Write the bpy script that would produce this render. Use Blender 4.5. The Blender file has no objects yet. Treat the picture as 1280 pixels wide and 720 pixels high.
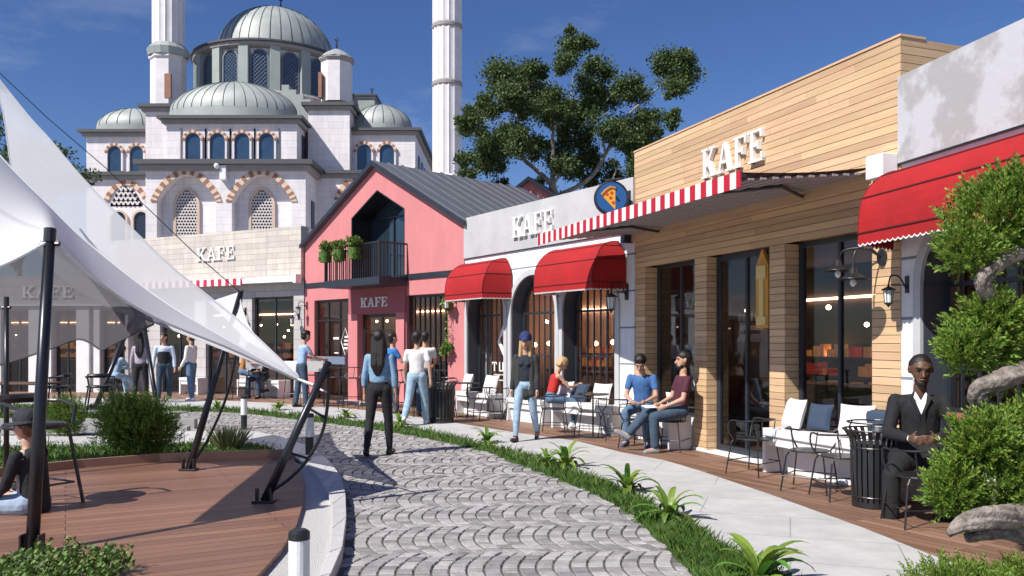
import bpy, bmesh, math, random
from mathutils import Vector, Matrix, noise
random.seed(7)
S = bpy.context.scene
COL = S.collection
PI = math.pi
F_, HOR, H = 1050.0, 427.0, 1.62
rad = math.radians

def G(px, py, z=0.0):
    Y = (H - z) * F_ / (py - HOR)
    return Vector(((px - 640) / F_ * Y, Y, z))
def Q(px, py, Y):
    return Vector(((px - 640) / F_ * Y, Y, H + (HOR - py) / F_ * Y))

# ------------------------------------------------------------------ materials
MATS = {}
def mat(name, col, rough=0.6, var=0.0, vscale=4.0, bump=0.0, bscale=40.0, metal=0.0, island=0.0, spec=0.5, emit=None, es=0.0, stretch=None, col2=None, trans=0.0, coat=0.0, detail=5, hue=0.0):
    if name in MATS: return MATS[name]
    m = bpy.data.materials.new(name); m.use_nodes = True
    nt = m.node_tree; N = nt.nodes; L = nt.links
    b = N['Principled BSDF']
    b.inputs['Roughness'].default_value = rough
    b.inputs['Metallic'].default_value = metal
    b.inputs['Specular IOR Level'].default_value = spec
    b.inputs['Coat Weight'].default_value = coat
    b.inputs['Base Color'].default_value = (*col, 1)
    out = b.inputs['Base Color']
    tc = N.new('ShaderNodeTexCoord'); mp = N.new('ShaderNodeMapping')
    L.new(tc.outputs['Object'], mp.inputs['Vector'])
    if stretch: mp.inputs['Scale'].default_value = stretch
    cur = None
    if var > 0 or col2:
        n = N.new('ShaderNodeTexNoise'); n.inputs['Scale'].default_value = vscale; n.inputs['Detail'].default_value = detail
        n.inputs['Roughness'].default_value = 0.65
        L.new(mp.outputs[0], n.inputs['Vector'])
        r = N.new('ShaderNodeValToRGB'); r.color_ramp.elements[0].position = .3; r.color_ramp.elements[1].position = .7
        c2 = col2 if col2 else tuple(min(1, c * (1 + var)) for c in col)
        c1 = col if col2 else tuple(c * (1 - var) for c in col)
        r.color_ramp.elements[0].color = (*c1, 1); r.color_ramp.elements[1].color = (*c2, 1)
        L.new(n.outputs['Fac'], r.inputs[0]); cur = r.outputs[0]
    if island > 0:
        g = N.new('ShaderNodeNewGeometry'); hs = N.new('ShaderNodeHueSaturation')
        mr = N.new('ShaderNodeMapRange'); mr.inputs['To Min'].default_value = 1 - island; mr.inputs['To Max'].default_value = 1 + island
        L.new(g.outputs['Random Per Island'], mr.inputs['Value']); L.new(mr.outputs[0], hs.inputs['Value'])
        if hue > 0:
            mr2 = N.new('ShaderNodeMapRange'); mr2.inputs['To Min'].default_value = .5 - hue; mr2.inputs['To Max'].default_value = .5 + hue
            mu = N.new('ShaderNodeMath'); mu.operation = 'MULTIPLY'; mu.inputs[1].default_value = 7.31
            fr = N.new('ShaderNodeMath'); fr.operation = 'FRACT'
            L.new(g.outputs['Random Per Island'], mu.inputs[0]); L.new(mu.outputs[0], fr.inputs[0]); L.new(fr.outputs[0], mr2.inputs['Value'])
            L.new(mr2.outputs[0], hs.inputs['Hue'])
        if cur: L.new(cur, hs.inputs['Color'])
        else: hs.inputs['Color'].default_value = (*col, 1)
        cur = hs.outputs[0]
    if cur: L.new(cur, out)
    if bump > 0:
        n2 = N.new('ShaderNodeTexNoise'); n2.inputs['Scale'].default_value = bscale; n2.inputs['Detail'].default_value = 6
        L.new(mp.outputs[0], n2.inputs['Vector'])
        bp = N.new('ShaderNodeBump'); bp.inputs['Strength'].default_value = bump; bp.inputs['Distance'].default_value = .02
        L.new(n2.outputs['Fac'], bp.inputs['Height']); L.new(bp.outputs[0], b.inputs['Normal'])
    if emit:
        b.inputs['Emission Color'].default_value = (*emit, 1); b.inputs['Emission Strength'].default_value = es
    if trans > 0:
        t = N.new('ShaderNodeBsdfTranslucent'); t.inputs['Color'].default_value = (*[min(1, c * 1.6) for c in col], 1)
        if cur: L.new(cur, t.inputs['Color'])
        mx = N.new('ShaderNodeMixShader'); mx.inputs[0].default_value = trans
        L.new(b.outputs[0], mx.inputs[1]); L.new(t.outputs[0], mx.inputs[2]); L.new(mx.outputs[0], N['Material Output'].inputs[0])
    MATS[name] = m; m['pb'] = 1
    return m

def fabric_sail(name, col, alpha, trans):
    m = bpy.data.materials.new(name); m.use_nodes = True; nt = m.node_tree; N = nt.nodes; L = nt.links
    N.remove(N['Principled BSDF'])
    d = N.new('ShaderNodeBsdfDiffuse'); d.inputs[0].default_value = (*col, 1)
    t = N.new('ShaderNodeBsdfTranslucent'); t.inputs[0].default_value = (*col, 1)
    tc = N.new('ShaderNodeTexCoord'); n = N.new('ShaderNodeTexNoise'); n.inputs['Scale'].default_value = 1.3; n.inputs['Detail'].default_value = 3
    bp = N.new('ShaderNodeBump'); bp.inputs['Strength'].default_value = .1; bp.inputs['Distance'].default_value = .05
    L.new(tc.outputs['Object'], n.inputs[0]); L.new(n.outputs[0], bp.inputs['Height']); L.new(bp.outputs[0], d.inputs['Normal'])
    w = N.new('ShaderNodeTexWave'); w.inputs['Scale'].default_value = .33; w.bands_direction = 'DIAGONAL'
    cr = N.new('ShaderNodeValToRGB'); cr.color_ramp.elements[0].position = .0; cr.color_ramp.elements[0].color = tuple([c * .8 for c in col] + [1]); cr.color_ramp.elements[1].position = .02; cr.color_ramp.elements[1].color = (*col, 1)
    L.new(tc.outputs['Object'], w.inputs[0]); L.new(w.outputs[0], cr.inputs[0]); L.new(cr.outputs[0], d.inputs[0])
    a = N.new('ShaderNodeMixShader'); a.inputs[0].default_value = trans
    L.new(d.outputs[0], a.inputs[1]); L.new(t.outputs[0], a.inputs[2]); o = a
    if alpha < 1:
        tr = N.new('ShaderNodeBsdfTransparent'); b = N.new('ShaderNodeMixShader'); b.inputs[0].default_value = alpha
        L.new(tr.outputs[0], b.inputs[1]); L.new(a.outputs[0], b.inputs[2]); o = b
    L.new(o.outputs[0], N['Material Output'].inputs[0]); return m

def glass_mat(name, tint=(.7, .72, .75), ior=.05, gl=(.9, .95, 1), wob=.02):
    m = bpy.data.materials.new(name); m.use_nodes = True; nt = m.node_tree; N = nt.nodes; L = nt.links
    N.remove(N['Principled BSDF'])
    t = N.new('ShaderNodeBsdfTransparent'); t.inputs[0].default_value = (*tint, 1)
    g = N.new('ShaderNodeBsdfGlossy'); g.inputs['Roughness'].default_value = .01; g.inputs['Color'].default_value = (*gl, 1)
    tc = N.new('ShaderNodeTexCoord'); n = N.new('ShaderNodeTexNoise'); n.inputs['Scale'].default_value = .8
    bp = N.new('ShaderNodeBump'); bp.inputs['Strength'].default_value = wob; bp.inputs['Distance'].default_value = .1
    L.new(tc.outputs['Object'], n.inputs[0]); L.new(n.outputs[0], bp.inputs['Height']); L.new(bp.outputs[0], g.inputs['Normal'])
    lw = N.new('ShaderNodeLayerWeight'); lw.inputs[0].default_value = .5
    pw = N.new('ShaderNodeMath'); pw.operation = 'POWER'; pw.inputs[1].default_value = 4.5; L.new(lw.outputs['Facing'], pw.inputs[0])
    f = N.new('ShaderNodeMath'); f.operation = 'MULTIPLY_ADD'; f.inputs[1].default_value = .8; f.inputs[2].default_value = ior; L.new(pw.outputs[0], f.inputs[0]); f.use_clamp = True
    x = N.new('ShaderNodeMixShader'); L.new(f.outputs[0], x.inputs[0]); L.new(t.outputs[0], x.inputs[1]); L.new(g.outputs[0], x.inputs[2])
    L.new(x.outputs[0], N['Material Output'].inputs[0]); return m

def stripes_mat(name, c1, c2, period, axis=0, duty=.5, rough=.8, trans=0.0):
    m = bpy.data.materials.new(name); m.use_nodes = True; nt = m.node_tree; N = nt.nodes; L = nt.links; b = N['Principled BSDF']
    tc = N.new('ShaderNodeTexCoord'); sp = N.new('ShaderNodeSeparateXYZ'); L.new(tc.outputs['Object'], sp.inputs[0])
    mu = N.new('ShaderNodeMath'); mu.operation = 'DIVIDE'; mu.inputs[1].default_value = period; L.new(sp.outputs[axis], mu.inputs[0])
    fr = N.new('ShaderNodeMath'); fr.operation = 'FRACT'; L.new(mu.outputs[0], fr.inputs[0])
    gt = N.new('ShaderNodeMath'); gt.operation = 'GREATER_THAN'; gt.inputs[1].default_value = duty; L.new(fr.outputs[0], gt.inputs[0])
    mx = N.new('ShaderNodeMix'); mx.data_type = 'RGBA'; mx.inputs[6].default_value = (*c1, 1); mx.inputs[7].default_value = (*c2, 1)
    L.new(gt.outputs[0], mx.inputs[0]); L.new(mx.outputs[2], b.inputs['Base Color']); b.inputs['Roughness'].default_value = rough
    if trans:
        t = N.new('ShaderNodeBsdfTranslucent'); L.new(mx.outputs[2], t.inputs[0]); q = N.new('ShaderNodeMixShader'); q.inputs[0].default_value = trans
        L.new(b.outputs[0], q.inputs[1]); L.new(t.outputs[0], q.inputs[2]); L.new(q.outputs[0], N['Material Output'].inputs[0])
    return m

def brick_mat(name, c1, c2, mortar, bw, bh, msize=.008, plane='xz', rough=.75, bump=.35, offset=.5, var=.08, squash=1.0, angle=0.0, vs=3.0):
    """rectangular courses mapped on local x/z (walls) or x/y (floors)"""
    m = bpy.data.materials.new(name); m.use_nodes = True; nt = m.node_tree; N = nt.nodes; L = nt.links; b = N['Principled BSDF']
    tc = N.new('ShaderNodeTexCoord'); sp = N.new('ShaderNodeSeparateXYZ'); cb = N.new('ShaderNodeCombineXYZ')
    if angle:
        rt = N.new('ShaderNodeVectorRotate'); rt.rotation_type = 'Z_AXIS'; rt.inputs['Angle'].default_value = angle
        L.new(tc.outputs['Object'], rt.inputs['Vector']); L.new(rt.outputs[0], sp.inputs[0])
    else: L.new(tc.outputs['Object'], sp.inputs[0])
    if plane == 'xz':
        ad = N.new('ShaderNodeMath'); ad.operation = 'ADD'; L.new(sp.outputs[0], ad.inputs[0]); L.new(sp.outputs[1], ad.inputs[1])
        L.new(ad.outputs[0], cb.inputs[0]); L.new(sp.outputs[2], cb.inputs[1])
    else:
        L.new(sp.outputs[0], cb.inputs[0]); L.new(sp.outputs[1], cb.inputs[1])
    br = N.new('ShaderNodeTexBrick'); br.offset = offset; br.squash = squash
    br.inputs['Color1'].default_value = (*c1, 1); br.inputs['Color2'].default_value = (*c2, 1); br.inputs['Mortar'].default_value = (*mortar, 1)
    br.inputs['Scale'].default_value = 1; br.inputs['Mortar Size'].default_value = msize; br.inputs['Mortar Smooth'].default_value = .1
    br.inputs['Brick Width'].default_value = bw; br.inputs['Row Height'].default_value = bh; br.inputs['Bias'].default_value = 0
    L.new(cb.outputs[0], br.inputs['Vector'])
    n = N.new('ShaderNodeTexNoise'); n.inputs['Scale'].default_value = vs; n.inputs['Detail'].default_value = 8; n.inputs['Roughness'].default_value = .7
    ms = N.new('ShaderNodeMapping'); ms.inputs['Scale'].default_value = (1.6, 1.6, .3) if plane == 'xz' else (1, 1, 1); L.new(tc.outputs['Object'], ms.inputs[0]); L.new(ms.outputs[0], n.inputs['Vector'])
    mr = N.new('ShaderNodeMapRange'); mr.inputs['From Min'].default_value = .3; mr.inputs['From Max'].default_value = .7; mr.inputs['To Min'].default_value = 1 - var; mr.inputs['To Max'].default_value = 1 + var
    L.new(n.outputs[0], mr.inputs[0]); hs = N.new('ShaderNodeHueSaturation'); L.new(mr.outputs[0], hs.inputs['Value']); L.new(br.outputs['Color'], hs.inputs['Color'])
    L.new(hs.outputs[0], b.inputs['Base Color']); b.inputs['Roughness'].default_value = rough
    bp = N.new('ShaderNodeBump'); bp.inputs['Strength'].default_value = bump; bp.inputs['Distance'].default_value = .01; bp.invert = True
    L.new(br.outputs['Fac'], bp.inputs['Height'])
    bp2 = N.new('ShaderNodeBump'); bp2.inputs['Strength'].default_value = .15; bp2.inputs['Distance'].default_value = .02
    L.new(n.outputs[0], bp2.inputs['Height']); L.new(bp.outputs[0], bp2.inputs['Normal']); L.new(bp2.outputs[0], b.inputs['Normal'])
    return m

WHITE = mat('white_paint', (.78, .78, .77), .55, .05, 3, .1, 60)
BLACKM = mat('black_metal', (.015, .016, .018), .38, spec=.6)
DARKM = mat('dark_navy_metal', (.022, .027, .038), .4, .15, 3)
NAVY = mat('dark_grey_blue_paint', (.055, .065, .085), .5, .1, 3)
PINKM = mat('pink_render', (.56, .20, .205), .85, .09, 2.0, .12, 90, stretch=(1, 1, .35))
PINKSHADE = mat('balcony_shade_pink', (.36, .10, .115), .8, .05, 2)
PLASTER = mat('grey_concrete_plaster', (.40, .40, .41), .85, vscale=1.3, col2=(.52, .51, .51), bump=.12, bscale=25, detail=9)
def stained_plaster():
    m = mat('stained_concrete', (.37, .36, .36), .85, vscale=.9, col2=(.50, .50, .53), bump=.18, bscale=14, detail=10)
    r = [n for n in m.node_tree.nodes if n.type == 'VALTORGB'][0]
    r.color_ramp.elements[0].position = .47; r.color_ramp.elements[1].position = .53
    return m
STAIN = stained_plaster()
RED = mat('red_awning_canvas', (.40, .010, .012), .8, .14, 2.5, .6, 5, trans=.12)
REDD = mat('dark_red_piping', (.12, .006, .008), .7)
WOODB = mat('larch_cladding_board', (.53, .34, .185), .62, vscale=3.2, col2=(.68, .475, .285), bump=.15, bscale=60, island=.17, stretch=(.35, .35, 12), hue=.008)
WOODBACK = mat('board_gap_backing', (.05, .03, .018), .9)
ROOFM = mat('dark_grey_standing_seam', (.15, .155, .17), .45, .1, 2, metal=.3)
LEAD = mat('weathered_lead_sheet', (.335, .36, .345), .55, .2, .5, .05, 8, metal=.15)
LEADD = mat('lead_seam', (.12, .135, .135), .6)
MARBLE = brick_mat('pale_mosque_stone', (.76, .71, .72), (.70, .655, .67), (.58, .545, .56), 1.6, .5, .016, var=.14, bump=.12, vs=.8)
MARBLE2 = mat('plain_mosque_stone', (.70, .66, .67), .8, .1, 1.2, .1, 12)
CORN = mat('grey_cornice_stone', (.30, .275, .275), .8, .12, 2)
MDARK = mat('dark_cornice_edge', (.075, .075, .08), .6)
VOUS_A = mat('rust_voussoir', (.30, .15, .10), .8, .15, 3)
VOUS_B = mat('cream_voussoir', (.66, .50, .38), .8, .1, 3)
BLUEG = mat('deep_blue_pane', (.03, .06, .11), .12, .3, .8, spec=.8)
GRILLE_D = mat('dark_pane_behind_grille', (.02, .028, .05), .3)
STONE = brick_mat('travertine_cladding', (.60, .54, .48), (.50, .45, .41), (.33, .29, .26), .85, .16, .006, var=.16, bump=.3, vs=4)
STONEW = brick_mat('pale_stone_blocks', (.50, .47, .46), (.44, .42, .41), (.28, .26, .26), .7, .28, .008, var=.1)
WSTONE = brick_mat('white_grooved_render', (.76, .77, .79), (.75, .76, .78), (.22, .24, .30), 30, .62, .016, var=.07, bump=.6)
BENCHM = mat('white_bench_concrete', (.72, .71, .71), .6, .05, 5, .08, 50)
PILLOW = mat('white_cushion_cloth', (.80, .78, .78), .9, .04, 9, .3, 180)
PILLOWN = mat('navy_cushion_cloth', (.035, .055, .10), .9, .1, 9, .3, 180)
GLASS = glass_mat('shop_glass', (.80, .80, .80), .035)
GLASSD = glass_mat('dark_shop_glass', (.6, .62, .65), .05)
LETTER = mat('white_sign_letters', (.82, .81, .78), .5)
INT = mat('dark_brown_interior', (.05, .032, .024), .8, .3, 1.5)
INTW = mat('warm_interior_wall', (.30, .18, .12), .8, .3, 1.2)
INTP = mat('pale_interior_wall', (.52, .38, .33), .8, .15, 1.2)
STRIP = mat('warm_strip_light', (1, .7, .45), emit=(1, .60, .36), es=13)
BULB = mat('warm_bulb', (1, .7, .45), emit=(1, .60, .30), es=22)
REDPROD = mat('glowing_red_menu_panel', (.45, .05, .03), .5, emit=(.8, .08, .03), es=.12)  # red shelf boxes given a faint glow of their own, not lamps
ORANGEP = mat('glowing_amber_jars', (.55, .25, .07), .4, .5, 14, emit=(.8, .35, .1), es=.15, island=.4)  # jars glow faintly by themselves, without being lamps
BRONZE = mat('brown_interior_furniture', (.10, .05, .03), .6, .3, 4)
DECKM = None
TRUNKM = mat('weathered_grey_bark', (.07, .055, .045), .9, vscale=16, col2=(.37, .32, .28), bump=1.0, bscale=38, stretch=(1, 1, 1))
BARK = mat('pale_branch_bark', (.30, .26, .22), .9, .3, 3)
LEAFD = mat('tree_foliage', (.075, .115, .03), .6, island=.6, trans=.25, hue=.03)
LEAFJ = mat('juniper_foliage', (.165, .26, .034), .55, island=.5, trans=.28, hue=.03)
LEAFB = mat('shrub_foliage', (.13, .215, .034), .55, island=.5, trans=.28, hue=.025)
LEAFG = mat('glossy_shrub_foliage', (.12, .20, .04), .6, island=.45, trans=.25, hue=.02)
LEAFS = mat('strap_leaf_foliage', (.15, .26, .04), .42, island=.5, trans=.25, hue=.04)
GRASSM = mat('grass_blade', (.085, .16, .025), .6, island=.45, trans=.25, hue=.03)
DRYG = mat('pale_ornamental_grass', (.26, .28, .13), .7, island=.4, trans=.2)
SOIL = mat('planting_soil', (.06, .07, .025), .95, .4, 12, .3, 40)
TURF = mat('turf_ground', (.055, .10, .022), .95, .45, 9, .4, 60)

# ------------------------------------------------------------------ mesh builder
class MB:
    def __init__(s): s.v = []; s.f = []; s.mi = []
    def add(s, vs, fs, mi=0):
        o = len(s.v); s.v += [tuple(v) for v in vs]
        for f in fs: s.f.append(tuple(i + o for i in f)); s.mi.append(mi)
        return s
    def box(s, x0, x1, y0, y1, z0, z1, mi=0):
        if x0 > x1: x0, x1 = x1, x0
        if y0 > y1: y0, y1 = y1, y0
        if z0 > z1: z0, z1 = z1, z0
        return s.add([(x0, y0, z0), (x1, y0, z0), (x1, y1, z0), (x0, y1, z0), (x0, y0, z1), (x1, y0, z1), (x1, y1, z1), (x0, y1, z1)],
                     [(0, 3, 2, 1), (4, 5, 6, 7), (0, 1, 5, 4), (1, 2, 6, 5), (2, 3, 7, 6), (3, 0, 4, 7)], mi)
    def prism(s, poly, y0, y1, mi=0):      # poly in x,z (counter-clockwise seen from -y)
        n = len(poly)
        a = sum(poly[i][0] * poly[(i + 1) % n][1] - poly[(i + 1) % n][0] * poly[i][1] for i in range(n))
        if a < 0: poly = poly[::-1]
        if y0 > y1: y0, y1 = y1, y0
        vs = [(p[0], y0, p[1]) for p in poly] + [(p[0], y1, p[1]) for p in poly]
        fs = [tuple(range(n)), tuple(range(2 * n - 1, n - 1, -1))] + [(i, i + n, (i + 1) % n + n, (i + 1) % n) for i in range(n)]
        return s.add(vs, fs, mi)
    def flat(s, poly, z0, z1, mi=0):       # poly in x,y extruded in z
        n = len(poly); poly = [(p[0], p[1]) for p in poly]
        a = sum(poly[i][0] * poly[(i + 1) % n][1] - poly[(i + 1) % n][0] * poly[i][1] for i in range(n))
        if a < 0: poly = poly[::-1]
        vs = [(p[0], p[1], z1) for p in poly] + [(p[0], p[1], z0) for p in poly]
        fs = [tuple(range(n)), tuple(range(2 * n - 1, n - 1, -1))] + [((i + 1) % n, i, i + n, (i + 1) % n + n) for i in range(n)]
        return s.add(vs, fs, mi)
    def tube(s, pts, r, n=8, mi=0, cap=True, r1=None):
        pts = [Vector(p) for p in pts]; m = len(pts)
        rs = r if isinstance(r, (list, tuple)) else ([r] * m if r1 is None else [r + (r1 - r) * i / (m - 1) for i in range(m)])
        vs = []; up = None
        for i, p in enumerate(pts):
            d = (pts[min(i + 1, m - 1)] - pts[max(i - 1, 0)])
            if d.length < 1e-9: d = Vector((0, 0, 1))
            d.normalize()
            if up is None: up = Vector((0, 0, 1)) if abs(d.z) < .9 else Vector((1, 0, 0))
            a = d.cross(up)
            if a.length < 1e-4: a = d.cross(Vector((.3, 1, .2)))
            a.normalize(); b = a.cross(d).normalized(); up = b
            for k in range(n):
                t = 2 * PI * k / n
                vs.append(p + (a * math.cos(t) + b * math.sin(t)) * rs[i])
        fs = []
        for i in range(m - 1):
            for k in range(n):
                fs.append((i * n + k, (i + 1) * n + k, (i + 1) * n + (k + 1) % n, i * n + (k + 1) % n))
        if cap: fs.append(tuple(range(n))); fs.append(tuple(range(m * n - 1, (m - 1) * n - 1, -1)))
        return s.add(vs, fs, mi)
    def lathe(s, prof, c=(0, 0, 0), n=24, mi=0, a0=0, a1=2 * PI, sx=1, sy=1):   # prof [(r,z)]
        full = abs(a1 - a0 - 2 * PI) < 1e-6; m = n if full else n + 1; vs = []; fs = []
        for (r, z) in prof:
            for k in range(m):
                t = a0 + (a1 - a0) * k / n
                vs.append((c[0] + r * math.cos(t) * sx, c[1] + r * math.sin(t) * sy, c[2] + z))
        for i in range(len(prof) - 1):
            for k in range(n):
                k2 = (k + 1) % m
                fs.append((i * m + k, i * m + k2, (i + 1) * m + k2, (i + 1) * m + k))
        return s.add(vs, fs, mi)
    def ball(s, c, r, n=10, sc=(1, 1, 1), mi=0):
        m = max(4, n // 2); prof = [(max(1e-4, math.sin(PI * i / m)) , -math.cos(PI * i / m)) for i in range(m + 1)]
        vs = []; fs = []
        for (a, z) in prof:
            for k in range(n):
                t = 2 * PI * k / n
                vs.append((c[0] + a * math.cos(t) * r * sc[0], c[1] + a * math.sin(t) * r * sc[1], c[2] + z * r * sc[2]))
        for i in range(m):
            for k in range(n):
                fs.append((i * n + k, i * n + (k + 1) % n, (i + 1) * n + (k + 1) % n, (i + 1) * n + k))
        return s.add(vs, fs, mi)
    def mesh(s, name, mats, smooth=False):
        me = bpy.data.meshes.new(name); me.from_pydata(s.v, [], s.f); 
        for m in (mats if isinstance(mats, (list, tuple)) else [mats]): me.materials.append(m)
        if any(s.mi): me.polygons.foreach_set('material_index', s.mi)
        if smooth: me.polygons.foreach_set('use_smooth', [True] * len(me.polygons))
        me.update(); return me
    def build(s, name, mats, parent=None, smooth=False, bevel=0, **tags):
        o = bpy.data.objects.new(name, s.mesh(name, mats, smooth)); COL.objects.link(o)
        if parent: o.parent = parent
        if bevel:
            b = o.modifiers.new('bevel', 'BEVEL'); b.width = bevel; b.segments = 2; b.limit_method = 'ANGLE'
        if tags: tag(o, **tags)
        return o
def tag(o, label=None, cat=None, group=None, kind=None):
    if label: o['label'] = label
    if cat: o['category'] = cat
    if group: o['group'] = group
    if kind: o['kind'] = kind
    return o
def thing(name, loc=(0, 0, 0), rz=0, label=None, cat=None, group=None):
    o = bpy.data.objects.new(name, None); COL.objects.link(o); o.location = loc; o.rotation_euler = (0, 0, rz)
    o.empty_display_size = .2
    return tag(o, label, cat, group)
def kids(o): return [c for c in COL.objects if c.parent == o]
def dup(o, loc, rz=0, label=None, group=None, sc=None):
    def cp(x, par):
        c = x.copy(); COL.objects.link(c)
        if par: c.parent = par
        for ch in list(x.children): cp(ch, c)
        return c
    r = cp(o, None); r.location = loc; r.rotation_euler = (0, 0, rz)
    if sc: r.scale = (sc, sc, sc)
    if label: r['label'] = label
    if group: r['group'] = group
    return r

def wall(mb, x0, x1, z0, z1, ops, y0, y1):
    """wall slab with rectangular openings (a0,a1,b0,b1)"""
    xs = sorted({x0, x1, *[o[0] for o in ops], *[o[1] for o in ops]})
    for i in range(len(xs) - 1):
        a, b = xs[i], xs[i + 1]
        if b <= x0 or a >= x1: continue
        bl = sorted([(o[2], o[3]) for o in ops if o[0] < (a + b) / 2 < o[1]])
        z = z0
        for (c, d) in bl:
            if c > z: mb.box(a, b, y0, y1, z, c)
            z = max(z, d)
        if z < z1: mb.box(a, b, y0, y1, z, z1)
def arch_z(x, xc, w, zs, h, kind='round'):
    t = min(1, abs(x - xc) / (w / 2))
    if kind == 'round': return zs + h * math.sqrt(max(0, 1 - t * t))
    return zs + h * (1 - t ** 1.75) ** .8 if kind == 'ogee' else zs + h * (.72 * math.sqrt(max(0, 1 - t * t)) + .28 * (1 - t))
def arch_fill(mb, xc, w, zs, h, ztop, y0, y1, kind='round', n=16):
    for i in range(n):
        a = xc - w / 2 + w * (.5 - .5 * math.cos(PI * i / n)); b = xc - w / 2 + w * (.5 - .5 * math.cos(PI * (i + 1) / n))
        mb.prism([(a, arch_z(a, xc, w, zs, h, kind)), (b, arch_z(b, xc, w, zs, h, kind)), (b, ztop), (a, ztop)], y0, y1)
def arch_band(mb, xc, w, zs, h, t, y0, y1, kind='round', n=20, z0=None, seg=None):
    """raised band that follows an arch (and its jambs down to z0)"""
    pts = []
    for i in range(n + 1):
        a = -math.cos(PI * i / n); x = xc + a * w / 2
        pts.append((x, arch_z(x, xc, w, zs, h, kind)))
    out = []
    for i, p in enumerate(pts):
        q0 = pts[max(0, i - 1)]; q1 = pts[min(n, i + 1)]
        dx, dz = q1[0] - q0[0], q1[1] - q0[1]; l = math.hypot(dx, dz) or 1
        if i == 0 or i == n: nx, nz = (-1 if i == 0 else 1), 0
        else: nx, nz = -dz / l, dx / l
        if i * 2 == n: nx, nz = 0, 1
        out.append((p[0] + nx * t, p[1] + nz * t))
    for i in range(n):
        if seg is None or (i % 2 == seg):
            mb.prism([pts[i], pts[i + 1], out[i + 1], out[i]], y0, y1)
    if z0 is not None:
        mb.box(xc - w / 2 - t, xc - w / 2, y0, y1, z0, zs); mb.box(xc + w / 2, xc + w / 2 + t, y0, y1, z0, zs)

LET = {  # slab-serif capitals on a 0..1 height, strokes as polygons
 'K': (.80, [[(.10, 0), (.26, 0), (.26, 1), (.10, 1)], [(0, 0), (.36, 0), (.36, .08), (0, .08)], [(0, .92), (.36, .92), (.36, 1), (0, 1)],
             [(.26, .36), (.62, .95), (.74, .95), (.36, .36)], [(.34, .54), (.46, .64), (.76, .05), (.58, .05)],
             [(.50, .92), (.82, .92), (.82, 1), (.50, 1)], [(.50, 0), (.84, 0), (.84, .08), (.50, .08)]]),
 'A': (.84, [[(.40, 1), (.50, 1), (.80, .05), (.62, .05)], [(.36, .95), (.43, .85), (.20, .05), (.09, .05)], [(.22, .30), (.60, .30), (.60, .38), (.22, .38)],
             [(0, 0), (.30, 0), (.30, .08), (0, .08)], [(.54, 0), (.88, 0), (.88, .08), (.54, .08)]]),
 'F': (.70, [[(.10, 0), (.26, 0), (.26, 1), (.10, 1)], [(0, 0), (.38, 0), (.38, .08), (0, .08)], [(0, .92), (.68, .92), (.68, 1), (0, 1)],
             [(.60, .72), (.68, .72), (.68, .93), (.60, .93)], [(.25, .47), (.52, .47), (.52, .55), (.25, .55)], [(.47, .38), (.53, .38), (.53, .64), (.47, .64)]]),
 'E': (.74, [[(.10, 0), (.26, 0), (.26, 1), (.10, 1)], [(0, 0), (.70, 0), (.70, .08), (0, .08)], [(0, .92), (.68, .92), (.68, 1), (0, 1)],
             [(.60, .74), (.68, .74), (.68, .93), (.60, .93)], [(.63, .07), (.72, .07), (.72, .28), (.63, .28)],
             [(.25, .47), (.52, .47), (.52, .55), (.25, .55)], [(.47, .38), (.53, .38), (.53, .64), (.47, .64)]]),
 'T': (.74, [[(.29, 0), (.45, 0), (.45, 1), (.29, 1)], [(0, .9), (.74, .9), (.74, 1), (0, 1)], [(0, .7), (.09, .7), (.09, .9), (0, .9)], [(.65, .7), (.74, .7), (.74, .9), (.65, .9)]]),
 'U': (.78, [[(.06, .1), (.22, .1), (.22, 1), (.06, 1)], [(.56, .1), (.72, .1), (.72, 1), (.56, 1)], [(.06, 0), (.72, 0), (.72, .14), (.06, .14)]]),
 'L': (.66, [[(.08, 0), (.24, 0), (.24, 1), (.08, 1)], [(.08, 0), (.64, 0), (.64, .12), (.08, .12)]]),
}
def sign(word, x0, x1, z0, h, yf, parent_frame, label, depth=.05, m=None, cat='sign', zs=0, group='white cafe signs'):
    """letters in the frame's local x/z plane, front at y=yf-depth"""
    root = thing('cafe_sign', parent_frame['o'].location, parent_frame['o'].rotation_euler.z, label, cat, group)
    tot = sum(LET[c][0] for c in word) + .10 * (len(word) - 1)
    k = (x1 - x0) / tot; x = x0
    for c in word:
        mb = MB(); w, polys = LET[c]
        for j, p in enumerate(polys):
            mb.prism([(x + q[0] * k, z0 + q[1] * h) for q in p], yf - depth - .0015 * j, yf)
        mb.build('letter', m or LETTER, root, bevel=.004 if h > .3 else 0)
        x += (w + .10) * k
    return root

class Frame:
    def __init__(s, ox, oy, rx, ry):
        l = math.hypot(rx, ry); s.o = (ox, oy); s.r = (rx / l, ry / l); s.n = (-ry / l, rx / l); s.rz = math.atan2(ry, rx)
    def u(s, px, out=0):
        k = (px - 640) / F_; ox = s.o[0] - s.n[0] * out; oy = s.o[1] - s.n[1] * out
        return (k * oy - ox) / (s.r[0] - k * s.r[1])
    def P(s, u, y, z=0):   # local -> world
        return Vector((s.o[0] + s.r[0] * u + s.n[0] * y, s.o[1] + s.r[1] * u + s.n[1] * y, z))
    def thing(s, name, *a, **k): return thing(name, (s.o[0], s.o[1], 0), s.rz, *a, **k)
FW = Frame(2.06, 14.15, .367, -1); FM = Frame(-1.06, 18.85, .655, -1); FP = Frame(-5.84, 23.7, .99, -1)
FR = Frame(4.05, 8.77, .217, -1); FS = Frame(-12.76, 27.34, 1.9, -1); FA = Frame(-18.2, 26.6, 1, -.02)

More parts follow.
